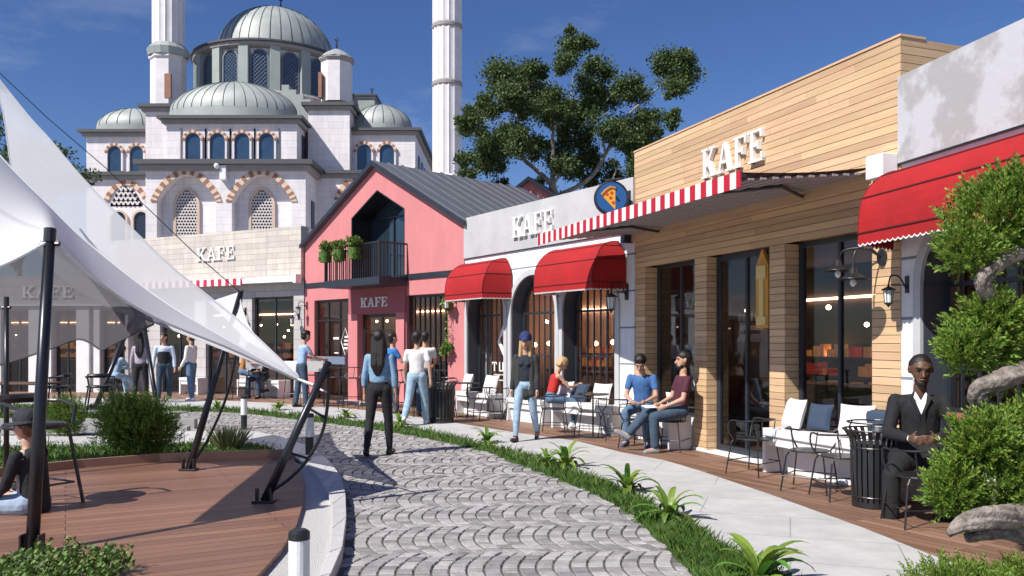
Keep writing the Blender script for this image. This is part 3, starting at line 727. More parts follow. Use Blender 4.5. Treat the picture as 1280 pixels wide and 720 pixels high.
for i in range(9): lp = MB(); lp.ball((.6 + i * .55, 1.5, 1.55 + .03 * (i % 3)), .05, 8); lp.build('pendant_bulb', BULB, rm)
mb = MB(); mb.prism([(1.0, 1.62), (1.28, 1.25), (1.36, 1.35), (1.1, 1.66), (1.36, 1.98), (1.28, 2.06)], .235, .24)
for i in range(3): mb.prism([(1.22 + .05 * i, 1.75 - .1 * i), (1.38, 1.6 + .1 * i), (1.42, 1.64 + .1 * i), (1.26 + .05 * i, 1.79 - .1 * i)], .234 - .001 * i, .239 - .001 * i)
mb.build('window_logo', LETTER, rm)
x = .78
for c in 'TUL':
    mb = MB()
    for j, p in enumerate(LET[c][1]): mb.prism([(x + q[0] * .26, .98 + q[1] * .2) for q in p], .236 - .001 * j, .24)
    mb.build('window_lettering', LETTER, rm); x += .27
mb = MB(); mb.box(.85, 1.5, .237, .241, .90, .915); mb.box(1.0, 1.45, .237, .241, .78, .80); mb.build('window_lettering', LETTER, rm)
sign('KAFE', 2.06, 3.46, 3.72, .42, -.03, {'o': rm}, 'white KAFE letters on the grey parapet of the arched cafe', .06)
rr = arched(FR, 'near_arched_cafe', 'white arched cafe at the right edge with a stained concrete parapet', 7.5, [(.35, 2.15), (2.7, 4.5), (5.0, 6.8)], STAIN)
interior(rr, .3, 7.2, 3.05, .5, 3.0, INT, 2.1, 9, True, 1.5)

def red_awning(fr, x0, x1, name, label, d=.62, z0=2.62, z1=3.34, hip=.16):
    r = fr.thing(name, label, 'awning', group='domed red canvas awnings')
    n = 12; rings = []
    for k in range(n + 1):
        t = PI / 2 * k / n; s, c = math.sin(t), math.cos(t)
        out = .03 + d * s ** .85; z = z0 + (z1 - z0) * c ** .9 if k < n else z0
        sh = .20 * max(0, (c - .45) / .55) ** 1.6
        rings.append((out, z, x0 + sh, x1 - sh, x0 + sh + hip * s, x1 - sh - hip * s))
    mb = MB(); vs = []
    for (o, z, a, b, fa, fb) in rings: vs += [(a, -.04, z), (fa, -o, z), (fb, -o, z), (b, -.04, z)]
    fs = [(0, 1, 2, 3)]
    for k in range(n):
        for j in range(3): i = k * 4 + j; fs.append((i, i + 4, i + 5, i + 1))
    mb.add(vs, fs); 
    o = mb.build('canopy', RED, r, smooth=False)
    o.modifiers.new('thick', 'SOLIDIFY').thickness = .006
    # valance with scalloped white edge
    (oo, z, a, b, fa, fb) = rings[-1]
    def side(p, q, nm=1):
        L_ = math.dist(p, q); k = max(3, round(L_ / .075)); V = MB(); Wt = MB()
        for i in range(k):
            for s_ in range(4):
                t0 = (i + s_ / 4) / k; t1 = (i + (s_ + 1) / 4) / k
                h0 = .10 + .022 * math.sin(PI * (s_ / 4)); h1 = .10 + .022 * math.sin(PI * ((s_ + 1) / 4))
                A = (p[0] + (q[0] - p[0]) * t0, p[1] + (q[1] - p[1]) * t0); B_ = (p[0] + (q[0] - p[0]) * t1, p[1] + (q[1] - p[1]) * t1)
                V.add([(A[0], A[1], z0), (B_[0], B_[1], z0), (B_[0], B_[1], z0 - h1), (A[0], A[1], z0 - h0)], [(0, 3, 2, 1)])
                V.add([(A[0], A[1], z0 - h0), (B_[0], B_[1], z0 - h1), (B_[0], B_[1], z0 - h1 - .014), (A[0], A[1], z0 - h0 - .014)], [(0, 3, 2, 1)], 1)
        return V
    V = side((a, -.04), (fa, -oo)); W2 = side((fa, -oo), (fb, -oo)); W3 = side((fb, -oo), (b, -.04))
    V.add(W2.v, []); 
    V = MB()
    for q in (side((a, -.04), (fa, -oo)), W2, W3):
        o_ = len(V.v); V.v += q.v; V.f += [tuple(i + o_ for i in f) for f in q.f]; V.mi += q.mi
    vo = V.build('valance', [RED, WHITE], r); vo.modifiers.new('thick', 'SOLIDIFY').thickness = .004
    for k in (4, 8, n):
        (o2, z, a, b, fa, fb) = rings[k]; mb = MB(); mb.tube([(a, -.04, z), (fa - .002, -o2 - .002, z), (fb + .002, -o2 - .002, z), (b, -.04, z)], .011, 6); mb.build('piping', REDD, r)
    for sgn in (0, 1):
        mb = MB(); mb.tube([((q[2], -.04, q[1]) if 0 else ((q[4], -q[0] - .001, q[1]) if sgn == 0 else (q[5], -q[0] - .001, q[1]))) for q in rings], .007, 5); mb.build('corner_seam', REDD, r)
    return r
red_awning(FM, .1, 1.98, 'red_awning', 'domed red awning next to the pink house, farthest of the red ones')
red_awning(FM, 3.5, 5.52, 'red_awning', 'domed red awning over the third arch, beside the timber cafe')
red_awning(FR, -.05, 3.0, 'red_awning', 'large domed red awning at the upper right edge, beside the stained parapet', hip=.28, z0=2.70, z1=3.37)
red_awning(FR, 4.6, 7.2, 'red_awning', 'domed red awning beyond the right edge of the picture')

# pizza sign
r = FM.thing('pizza_sign', 'round blue bracket sign with a pizza slice on the grey parapet', 'sign')
u_ = FM.u(764, .42); zc = 4.0
mb = MB(); mb.lathe([(0.001, -.05), (.27, -.05), (.29, -.03), (.29, .03), (.27, .05), (.001, .05)], (0, 0, 0), 32)
disc = mb.build('round_panel', DARKM, r, smooth=False)
disc.location = (u_, -.42, zc); disc.rotation_euler = (0, PI / 2, 0)
disc.rotation_euler = (PI / 2, 0, rad(58))
mb = MB(); mb.lathe([(.001, .0), (.25, .0), (.25, .008), (.001, .008)], (0, 0, .05), 32); o = mb.build('sign_face', mat('sign_blue', (.02, .10, .30), .4), disc)
mb = MB(); mb.flat([(.06, -.20), (-.17, .04), (-.02, .17), (.06, .15)], .0585, .064); o = mb.build('pizza_slice', mat('pizza_yellow', (.75, .38, .04), .5), disc)
mb = MB(); mb.tube([(-.17, .045, .066), (-.10, .125, .066), (-.02, .175, .066), (.06, .155, .066)], .02, 6)
mb.build('pizza_crust', mat('pizza_crust_brown', (.50, .22, .06), .6), disc)
mb = MB()
for p in ((-.08, .06), (0, .08), (-.02, -.0), (.025, -.08)): mb.lathe([(.026, .064), (.026, .07), (.001, .07)], (p[0], p[1], 0), 12)
mb.build('pizza_topping', mat('pizza_red', (.55, .06, .02), .5), disc)
mb = MB(); ub = 5.58; mb.tube([(u_ + .12, -.40, zc), (ub - .03, -.30, zc + .0), (ub, -.06, zc)], .02, 8); mb.box(ub - .05, ub + .05, -.06, -.031, zc - .16, zc + .16); mb.build('bracket', DARKM, r)
mb = MB(); mb.tube([(u_ - .12, -.45, zc + .32), (u_ + .05, -.42, zc + .30), (u_ + .2, -.38, zc + .3)], .018, 6); mb.build('sign_lamp', DARKM, r)

# ================================================================== PINK HOUSE
def build_pink():
    r = FP.thing('pink_house', 'pink gabled house with a dark balcony and a grey metal roof', 'building')
    L = 6.8; ze = 4.28; zp = 6.08; xp = 3.4; t = .3
    def ztop(x): return ze + (zp - ze) * (1 - abs(x - xp) / xp)
    mb = MB(); ops = [(.49, 2.2, 0, 2.76), (2.66, 4.31, 0, 2.33), (4.66, 6.21, 0, 2.74)]
    wall(mb, 0, L - .02, 0, 3.12, ops, 0, t)
    # upper wall with five sided opening
    a, b, zs, pk = 2.3, 4.59, 4.86, 5.46; cx = (a + b) / 2
    mb.prism([(0, 3.25), (a, 3.25), (a, zs), (a, ztop(a)), (0, ze)], 0, t)
    mb.prism([(b, 3.25), (L - .02, 3.25), (L - .02, ztop(L - .02)), (b, ztop(b)), (b, zs)], 0, t)
    mb.prism([(a, zs), (cx, pk), (cx, ztop(cx)), (xp, ztop(xp)), (a, ztop(a))], 0, t)
    mb.prism([(cx, pk), (b, zs), (b, ztop(b)), (cx, ztop(cx))], 0, t)
    mb.box(0, t, t, 5.2, 0, ze); mb.box(L - t - .02, L - .02, t, 5.2, 0, ze)
    mb.prism([(0, ze), (L - .02, ze), (xp, zp)], 5.0, 5.2)
    mb.build('gable_wall', PINKM, r)
    MB().box(-.012, L - .02, -.03, t, 3.12, 3.25).build('string_course', DARKM, r)
    # recess of the upper window
    rc = MB(); y1 = .62
    for p, q in (((a, 3.25), (a, zs)), ((a, zs), (cx, pk)), ((cx, pk), (b, zs)), ((b, zs), (b, 3.25))):
        dx, dz = q[0] - p[0], q[1] - p[1]; l = math.hypot(dx, dz); nx, nz = dz / l * .03, -dx / l * .03
        rc.prism([p, q, (q[0] + nx, q[1] + nz), (p[0] + nx, p[1] + nz)], .004, y1)
    rc.build('window_reveal', BLACKM, r)
    wd = thing('window'); wd.parent = r
    g = .06
    MB().prism([(a + .03, 3.26), (b - .03, 3.26), (b - .03, zs - .02), (cx, pk - .04), (a + .03, zs - .02)], y1 - .01, y1).build('pane', mat('blue_tinted_pane', (.02, .035, .05), .06, spec=1.0, var=.3, vscale=1), wd)
    fm = MB()
    for x in (a + .04, cx - .1, b - .7): fm.box(x, x + .045, y1 - .05, y1 - .012, 3.26, min(zs, 5.2))
    fm.box(a + .04, b - .04, y1 - .052, y1 - .013, zs - .04, zs); fm.build('frame', DARKM, wd)
    # roof
    rf = MB(); ov = .12
    for sx in (-1, 1):
        p0 = (xp, zp + .02); p1 = (xp + sx * (xp + .14), ze - .06)
        rf.prism([p0, p1, (p1[0], p1[1] + .09), (p0[0], p0[1] + .09)], -ov, 5.3)
        k = 12
        for i in range(k):
            y = -ov + .05 + 5.3 * i / k
            rf.prism([(p0[0], p0[1] + .088), (p1[0], p1[1] + .088), (p1[0], p1[1] + .125), (p0[0], p0[1] + .125)], y, y + .035)
    ro = rf.build('roof', ROOFM, r)
    bg_ = MB()
    for sx in (-1, 1):
        p0 = (xp, zp + .0); p1 = (xp + sx * (xp + .15), ze - .08)
        bg_.prism([(p0[0], p0[1] - .01), (p1[0], p1[1] - .01), (p1[0], p1[1] + .10), (p0[0], p0[1] + .115)], -ov - .03, -ov - .001)
    bg_.build('barge_board', DARKM, r)
    # central panel under balcony (projecting), darker pink standing in for the balcony's shade
    pm = MB(); pm.box(2.24, 4.66, -.05, -.001, 2.34, 3.11); pm.build('sign_panel', PINKSHADE, r)
    
    for a, b in ((2.24, 2.66), (4.31, 4.64)): MB().box(a, b, -.06, -.001, 0, 2.335).build('door_pier', PINKM, r)
    window(r, .5, 2.19, .0, 2.75, .08, fm=BLACKM, nv=2, hz=(.95, 2.2))
    window(r, 2.67, 4.30, .0, 2.32, .12, fm=BLACKM, nv=1, hz=(1.9,), ft=.08)
    window(r, 4.67, 6.20, .0, 2.73, .08, fm=BLACKM, nv=7, hz=(.95,), mull=.03)
    interior(r, .3, 6.4, 3.05, .35, 3.0, INTW, 2.5, 12, True, 1.4)
    for i in range(12): bl = MB(); bl.ball((4.8 + .12 * i, 1.3, 1.55), .04, 8); bl.build('pendant_bulb', BULB, r)
    fx = MB(); fx.box(.5, 2.2, -.14, -.002, 1.02, 1.22); fx.build('bar_shelf', mat('blue_grey_counter', (.16, .2, .28), .5), r)
    st = MB(); st.box(2.3, 4.7, -.45, -.07, .0, .10); st.build('door_step', mat('pink_step', (.6, .42, .38), .8), r)
    # window logo on left pane
    lg = MB(); c = (1.92, 1.62)
    lg.tube([(c[0] - .2, .066, c[1]), (c[0], .066, c[1] + .36), (c[0] + .2, .066, c[1]), (c[0], .066, c[1] - .36), (c[0] - .2, .066, c[1])], .012, 4)
    for i in range(4): lg.box(c[0] - .09 + .02 * i, c[0] + .12, .062, .068, c[1] - .2 + .1 * i, c[1] - .15 + .1 * i)
    lg.box(1.35, 1.62, .062, .068, 1.68, 1.74); lg.box(1.4, 1.6, .062, .068, 1.3, 1.33)
    lg.build('window_logo', LETTER, r)
    # balcony
    bc = thing('balcony'); bc.parent = r
    MB().box(2.33, 4.72, -.85, -.03, 2.98, 3.16).build('balcony_slab', DARKM, bc)
    rl = MB(); rl.box(2.34, 4.71, -.84, -.80, 3.96, 4.0); rl.box(2.34, 2.38, -.80, -.0, 3.96, 4.0); rl.box(4.67, 4.71, -.80, 0, 3.96, 4.0)
    for i in range(26):
        x = 2.36 + 2.3 * i / 25; rl.box(x - .009, x + .009, -.83, -.812, 3.16, 3.96)
    for i in range(9):
        y = -.79 + .78 * i / 8; rl.box(4.682, 4.7, y, y + .016, 3.16, 3.96); rl.box(2.352, 2.368, y, y + .016, 3.16, 3.96)
    for x in (2.34, 4.67): rl.box(x, x + .04, -.842, -.802, 3.16, 3.97)
    rl.build('railing', BLACKM, bc)
    return r
rp = build_pink()
sign('KAFE', 2.84, 3.98, 2.50, .24, -.051, {'o': rp}, 'small white KAFE letters on the shade-toned pink panel above the pink house door', .03)
# small pink gable behind
r = thing('distant_pink_gable', (0.65, 31.0, 0), rad(-20), 'small pink gable peeking above the grey parapet', 'building')
mb = MB(); mb.prism([(-1.0, 0), (1.0, 0), (1.0, 6.85), (0, 7.55), (-1.0, 6.85)], 0, 5); mb.build('gable_wall', PINKM, r)
mb = MB()
for sx in (-1, 1): mb.prism([(0, 7.56), (sx * 1.15, 6.76), (sx * 1.15, 6.90), (0, 7.70)], -.15, 5.1)
mb.build('roof', ROOFM, r)

# ================================================================== STONE CAFE AND LEFT ARCADE
r = FS.thing('stone_cafe', 'cafe with a travertine parapet and striped valance in front of the mosque', 'building')
L = 7.78
mb = MB(); mb.box(0, L, -.12, .2, 3.42, 4.88); mb.build('parapet', STONE, r)
mb = MB(); ops = [(1.89, 3.42, 0, 2.92), (3.9, 5.3, 0, 2.92), (5.8, 7.4, 0, 2.92)]
wall(mb, 0, L, 0, 3.42, ops, 0, .3); mb.box(0, .3, .3, 6, 0, 4.3); mb.box(L - .3, L, .3, 6, 0, 4.3); mb.build('facade_wall', STONEW, r)
MB().box(.3, L - .3, .3, 6, 3.1, 3.3).build('roof', INT, r)
for a, b, c, d in ops: window(r, a + .01, b - .01, .0, d - .01, .12, nv=1, gm=GLASS, hz=())
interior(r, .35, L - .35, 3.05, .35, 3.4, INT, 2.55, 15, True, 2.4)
o = sign('KAFE', 3.70, 5.26, 4.05, .40, -.12, {'o': r}, 'white KAFE letters on the travertine parapet below the mosque', .05)
ra = FS.thing('valance_awning', 'rolled up awning with a short red and white striped valance on the stone cafe', 'awning')
RW2 = stripes_mat('red_white_valance_stripes', (.50, .02, .06), (.80, .77, .76), .30, 0, .5)
MB().box(.3, 5.74, -.36, -.345, 3.26, 3.46).build('valance', RW2, ra)
MB().box(.28, 5.76, -.345, -.125, 3.40, 3.47).build('cassette', WHITE, ra)
MB().box(5.76, 7.7, -.34, -.125, 3.30, 3.44).build('empty_cassette', WHITE, ra)
MB().box(7.7, 7.8, -.36, -.12, 3.26, 3.5).build('end_cap', WHITE, ra)
r = FA.thing('white_arcade', 'low white shop arcade behind the shade sails at the left', 'building')
mb = MB(); ops = [(-3.8, -2.6, 0, 2.6), (-2.0, -.8, 0, 2.6), (-.2, .9, 0, 2.6), (2.15, 2.95, 0, 2.6), (3.73, 4.47, 0, 2.6), (5.26, 6.0, 0, 2.6)]
wall(mb, -6, 6.1, 0, 2.74, ops, 0, .35); mb.box(-6, 6.1, -.06, .3, 2.80, 3.68); mb.box(5.8, 6.1, .35, 1.4, 0, 3.6); mb.build('facade_wall', STONEW, r)
mb = MB(); mb.box(-6, 6.12, -.18, .3, 2.741, 2.80); mb.build('ledge', WHITE, r)
for a, b in ((2.98, 3.7), (4.5, 4.9), (5.05, 5.24), (1.4, 2.1)): MB().box(a, b, -.10, -.001, 0, 2.73).build('pier', WHITE, r)
for a, b, c, d in ops: window(r, a + .01, b - .01, 0, d - .01, .15, nv=1)
interior(r, -5.8, 5.7, 2.68, .4, 3.4, INTW, 2.3, 19, True, 3)
MB().box(-5.8, 5.75, .4, 5, 2.75, 2.85).build('roof', INT, r)
sign('KAFE', 2.75, 4.4, 3.0, .36, -.06, {'o': r}, 'white KAFE letters seen faintly through the grey shade sail', .04)

# ================================================================== MOSQUE
KY = 60.0 / F_
def MX(px, Y=60.0): return (px - 640) / F_ * Y
def MZ(py, Y=60.0): return H + (HOR - py) / F_ * Y
mq = thing('mosque', (0, 0, 0), 0, 'large pale stone mosque with grey lead domes behind the cafes', 'mosque')
def block(name, px0, px1, ytop, Yf, depth, m=None, cornice=10, ov=8, ybot=None, ops=None):
    """stone block whose front plane stands at distance Yf; cornice on top"""
    x0, x1 = MX(px0, Yf), MX(px1, Yf); zt = MZ(ytop, Yf); ch = cornice / F_ * Yf; o = ov / F_ * Yf
    mb = MB(); z0 = -.08 if ybot is None else MZ(ybot, Yf)
    if ops:
        wall(mb, x0, x1, z0, zt - ch, [(q[0], q[1], q[2], q[3]) for q in ops], Yf, Yf + .9)
        for q in ops: arch_fill(mb, (q[0] + q[1]) / 2, q[1] - q[0], q[4], q[3] - q[4], q[3], Yf, Yf + .9, q[5])
        mb.box(x0, x1, Yf + .9, Yf + depth, z0, zt - ch)
    else: mb.box(x0, x1, Yf, Yf + depth, z0, zt - ch)
    mb.build(name, m or MARBLE, mq)
    c = MB(); c.box(x0 - o * .5, x1 + o * .5, Yf - o * .5, Yf + depth + o * .3, zt - ch, zt - ch * .45); c.build('cornice', CORN, mq)
    c = MB(); c.box(x0 - o, x1 + o, Yf - o, Yf + depth + o * .5, zt - ch * .45, zt); c.build('roof_edge', MDARK, mq)
    return x0, x1, zt
def arch_window(px0, px1, ytop, ybot, Yf, kind='round', m=None, grille=False, surround=True, big=None):
    x0, x1 = MX(px0, Yf), MX(px1, Yf); w = x1 - x0; xc = (x0 + x1) / 2; zt = MZ(ytop, Yf); zb = MZ(ybot, Yf); zs = zt - w * (.5 if kind == 'round' else .62)
    wd = thing('window'); wd.parent = mq
    n = 18; pts = [(x0, zb)] + [(xc - w / 2 * math.cos(PI * i / n), arch_z(xc - w / 2 * math.cos(PI * i / n), xc, w, zs, zt - zs, kind)) for i in range(n + 1)] + [(x1, zb)]
    y = Yf + .0
    MB().prism(pts, y - .03, y - .01).build('pane', m or BLUEG, wd)
    if grille:
        g = MB(); R = .5 * w; rows = int((zt - zb) / (w / 6.5)); st = w / 7
        for i in range(rows + 1):
            z = zb + i * st * 1.02
            for j in range(8):
                x = x0 + (j + (.5 if i % 2 else 0)) * st
                # hexagonal lattice: short bars around holes
                for (dx, dz) in ((st * .5, st * .5), (-st * .5, st * .5)):
                    xa, za, xb, zb_ = x, z, x + dx, z + dz * 1.02
                    if min(xa, xb) < x0 - .01 or max(xa, xb) > x1 + .01: continue
                    if max(za, zb_) > arch_z(xa, xc, w, zs, zt - zs, kind) + .05: continue
                    t = st * .17; L_ = math.hypot(xb - xa, zb_ - za); nx, nz = -(zb_ - za) / L_ * t, (xb - xa) / L_ * t
                    g.prism([(xa + nx, za + nz), (xa - nx, za - nz), (xb - nx, zb_ - nz), (xb + nx, zb_ + nz)], y - .12 - (.004 if dx > 0 else 0), y - .05)
                g.prism([(x + st * .3 * math.cos(a * PI / 3), z + st * .3 * math.sin(a * PI / 3)) for a in range(6)], y - .13, y - .045) if x0 <= x <= x1 and z < arch_z(x, xc, w, zs, zt - zs, kind) else None
        g.build('grille', mat('pale_marble_grille', (.66, .60, .58), .8), wd)
    if surround:
        s = MB(); arch_band(s, xc, w, zs, zt - zs, w * .13, y - .17, y, kind, 18, zb); s.build('frame', big or MARBLE2, wd)
    return x0, x1, zs, zt, xc, w
def voussoir(px0, px1, ytop, ysp, Yf, kind='ogee', t=.16, n=18, proud=.06):
    x0, x1 = MX(px0, Yf), MX(px1, Yf); w = x1 - x0; xc = (x0 + x1) / 2; zs = MZ(ysp, Yf); h = MZ(ytop, Yf) - zs
    s = MB(); arch_band(s, xc, w, zs, h, w * t, Yf - proud, Yf - .001, kind, n); s.mi = [(i // 6) % 2 for i in range(len(s.f))]
    s.build('arch_stones', [VOUS_A, VOUS_B], mq)
# tier 1 : front block with two deep blind arches
Yf = 60.0
ops = []
for (a, b) in ((196, 270), (290, 364)):
    ops.append((MX(a, Yf), MX(b, Yf), -.08, MZ(217, Yf), MZ(252, Yf), 'ogee'))
block('front_block', 182, 382, 201, Yf, 5.5, cornice=13, ov=11, ops=ops)
for (a, b) in ((196, 270), (290, 364)): voussoir(a, b, 218, 252, Yf, 'ogee', .10, 26, .07)
for (a, b) in ((221, 247), (315, 341)):
    arch_window(a, b, 238, 295, Yf + .9, 'ogee', GRILLE_D, True, True, mat('cream_window_surround', (.58, .45, .36), .8, .1, 2))
mb = MB(); mb.ball((MX(274), Yf - .5, MZ(209)), .22, 8); mb.box(MX(277), MX(285), Yf - .45, Yf, MZ(226), MZ(208)); mb.build('floodlight_bracket', WHITE, mq, bevel=.03)
# wings behind, lower
block('left_wing', 108, 184, 216, 63.2, 8, cornice=9, ov=8)
voussoir(136, 180, 231, 252, 63.2, 'ogee', .14, 14, .1); arch_window(138, 178, 233, 255, 63.2, 'ogee', GRILLE_D, True, False)
for a, b in ((140, 158), (168, 186)):
    arch_window(a, b, 265, 300, 63.2, 'round', GRILLE_D, False, True, mat('cream_window_surround', (.5, .4, .3)))
block('right_wing', 378, 524, 214, 63.4, 9, cornice=9, ov=8)
voussoir(424, 470, 225, 250, 63.4, 'ogee', .13, 14, .1); arch_window(428, 466, 229, 262, 63.4, 'ogee', GRILLE_D, True, False)
wd = arch_window(384, 392, 243, 282, 62.6, 'ogee', GRILLE_D, False, True) if 0 else None
sw = MB(); sw.box(MX(382) + .001, MX(382) + .06, 61.6, 62.5, MZ(282), MZ(246)); sw.build('side_window', GRILLE_D, mq)
# tier 2
block('upper_front_block', 208, 371, 146, 62.2, 5.2, cornice=9, ov=9, ybot=215)
for i in range(4):
    c = 242 + 30.6 * i
    x0_, x1_, *_ = arch_window(c - 9.5, c + 9.5, 167, 199, 62.2, 'round'); voussoir(c - 10, c + 10, 166.5, 176.5, 62.2, 'round', .17, 11, .2)
    for e in (-15.3, 15.3):
        mb = MB(); mb.box(MX(c + e - .7, 62.2), MX(c + e + .7, 62.2), 62.12, 62.2, MZ(200, 62.2), MZ(161, 62.2))
        mb.build('pilaster_strip', LEADD, mq)
sw = MB(); sw.box(MX(371, 62.2) + .001, MX(371, 62.2) + .07, 63.6, 64.6, MZ(200, 64), MZ(170, 64)); sw.build('side_window', GRILLE_D, mq)
block('left_upper_wing', 108, 200, 163, 65.5, 9, cornice=8, ov=8, ybot=225)
for c in (144, 171.5):
    arch_window(c - 8.5, c + 8.5, 183, 214, 65.5, 'round'); voussoir(c - 9, c + 9, 182.5, 191.5, 65.5, 'round', .17, 11, .2)
block('right_upper_wing', 430, 519, 161, 65.5, 18, cornice=8, ov=8, ybot=225)
for c in (455.5, 484):
    arch_window(c - 9, c + 9, 181, 213, 65.5, 'round'); voussoir(c - 9.5, c + 9.5, 180.5, 190.5, 65.5, 'round', .17, 11, .2)
for i in range(6):
    sd_ = MB(); y = 67.5 + i * 2.4; sd_.box(MX(519, 65.5) + .001, MX(519, 65.5) + .08, y, y + 1.1, MZ(213, 65.5), MZ(188, 65.5))
    sd_.build('side_window', GRILLE_D, mq)
# corner piers carrying turrets
block('left_pier', 182, 232, 131, 64.5, 5, cornice=9, ov=7, ybot=225)
block('right_pier', 385, 437, 129, 64.5, 5, cornice=9, ov=7, ybot=225)
block('dome_base', 236, 440, 128, 68.5, 12, cornice=6, ov=4, ybot=215)
# stepped lead buttress
mb = MB()
for i in range(5): mb.box(MX(352 + i * 9, 66.5), MX(361 + i * 9, 66.5), 66.5, 68, MZ(150, 66.5), MZ(106 + i * 6, 66.5))
mb.build('stepped_buttress', LEAD, mq)
def dome(name, px, ybase, ytop, rpx, Yc, frac=(0, 2 * PI), seams=20, sy=1.0):
    c = (MX(px, Yc), Yc); r = rpx / F_ * Yc; zb = ybase; h = ytop - zb
    g = thing(name); g.parent = mq
    prof = [(r * math.cos(PI / 2 * i / 14), h * math.sin(PI / 2 * i / 14)) for i in range(15)]; prof[-1] = (.01, h)
    if sy < 1: prof = [(a_ ** 1.0 * (r * (a_ / r) ** .35) / max(a_, 1e-6) * (a_ / r) ** .9 if a_ > .02 else a_, b_) for a_, b_ in prof]
    if sy < 1: MB().lathe([(r, -.8), (r, .02)], (c[0], c[1], zb), 48, 0, *frac, 1, sy).build('dome_base_ring', LEAD, g)
    MB().lathe(prof, (c[0], c[1], zb), 48, 0, *frac, 1, sy).build('lead_shell', LEAD, g, smooth=True)
    s = MB()
    for k in range(seams + 1):
        t = frac[0] + (frac[1] - frac[0]) * k / seams
        s.tube([(c[0] + (p[0] + .02) * math.cos(t), c[1] + (p[0] + .02) * math.sin(t) * sy, zb + p[1] + .01) for p in prof[:-1]], .028, 4)
    s.build('lead_seam', LEADD, g)
    return c, r, zb, h
dome('front_half_dome', 292, MZ(143, 64.8), MZ(103, 64.8), 79, 64.8, (PI, 2 * PI), 18, .5)
dome('right_half_dome', 476, MZ(159, 67.4), MZ(131, 67.4), 38, 67.4, (0, 2 * PI), 18, .6)
dome('left_half_dome', 166, MZ(161, 67.4), MZ(136, 67.4), 44, 67.4, (0, 2 * PI), 18, .6)
# drum
YD = 74.0; cx = MX(340, YD); rd = 91 / F_ * YD; z0 = H + 20.3; z1 = H + 23.9
mb = MB(); mb.lathe([(rd - .35, z0), (rd - .35, z1)], (cx, YD, 0), 64); mb.build('drum_wall', MARBLE2, mq)
mb = MB(); mb.lathe([(rd + .9, z0 - 4.5), (rd + .6, z0 - 1.0), (rd + .35, z0 - .2), (rd + .1, z0), (rd - .4, z0 + .02)], (cx, YD, 0), 64); mb.build('drum_ledge', CORN, mq)
mb = MB(); mb.lathe([(rd - .3, z1 - .15), (rd + .15, z1), (rd + .2, z1 + .25)], (cx, YD, 0), 48); mb.build('drum_cornice', CORN, mq)
mb = MB(); mb.lathe([(rd + .2, z1 + .25), (rd + .35, z1 + .3), (rd + .35, z1 + .45), (rd - 1.5, z1 + .95)], (cx, YD, 0), 48); mb.build('drum_roof_edge', MDARK, mq)
nw = 16
for k in range(nw):
    pm = MB(); t = 2 * PI * (k + .5) / nw - PI / 2 + .12
    ca, sa = math.cos(t), math.sin(t)
    # pier between windows
    pts = []
    for (rr, tt) in ((rd - .4, -.075), (rd + .08, -.06), (rd + .08, .06), (rd - .4, .075)):
        pts.append((cx + rr * math.cos(t + tt), YD + rr * math.sin(t + tt)))
    pm.flat(pts, z0, z1)
    pm.build('drum_pier', mat('grey_green_pier', (.33, .37, .35), .7, .1, 1), mq)
for k in range(nw):
    t = 2 * PI * k / nw - PI / 2 + .12
    if math.sin(t) > .35: continue
    wd = thing('drum_window', (cx + (rd - .33) * math.cos(t), YD + (rd - .33) * math.sin(t), 0), t + PI / 2); wd.parent = mq
    w = 1.25; zb, zs, zt = z0 + .25, z1 - 1.0, z1 - .35; n = 12
    pts = [(-w / 2, zb)] + [(-w / 2 * math.cos(PI * i / n), arch_z(-w / 2 * math.cos(PI * i / n), 0, w, zs, zt - zs)) for i in range(n + 1)] + [(w / 2, zb)]
    MB().prism(pts, -.06, -.02).build('pane', BLUEG, wd)
    s = MB(); arch_band(s, 0, w, zs, zt - zs, .12, -.14, -.01, 'round', 14, zb)
    for i in range(-5, 6):
        for sg in (-1, 1):
            a = i * .32; p0 = (a - sg * 1.5, zb + .1); p1 = (a + sg * 1.5, zb + 3.1)
            # clip to the window box
            q = []
            for q_ in range(25):
                x = p0[0] + (p1[0] - p0[0]) * q_ / 24; z = p0[1] + (p1[1] - p0[1]) * q_ / 24
                if abs(x) < w / 2 - .02 and zb < z < arch_z(x, 0, w, zs, zt - zs): q.append((x, -.075 - .01 * sg, z))
            if len(q) > 1: s.tube([q[0], q[-1]], .022, 4)
    s.build('frame', mat('drum_window_bars', (.16, .17, .2), .6), wd)
c, r_, zb, h = dome('main_dome', 345, z1 + .5, MZ(13, YD), 72, YD, (0, 2 * PI), 36)
def finial(px, ytop, ybase, Y, par):
    x, z0, z1 = MX(px, Y), MZ(ybase, Y), MZ(ytop, Y); mb = MB(); l = z1 - z0
    mb.tube([(x, Y, z0 - .1), (x, Y, z1)], .05, 8); mb.ball((x, Y, z0 + l * .25), l * .14, 10); mb.ball((x, Y, z0 + l * .5), l * .10, 10)
    mb.tube([(x + l * .16 * math.cos(t), Y, z1 + l * .05 + l * .16 * math.sin(t)) for t in [PI * .65 + 1.7 * PI * i / 12 for i in range(13)]], .05, 6)
    mb.build('crescent_finial', BLACKM, par)
finial(351, 0, 12, YD, mq)
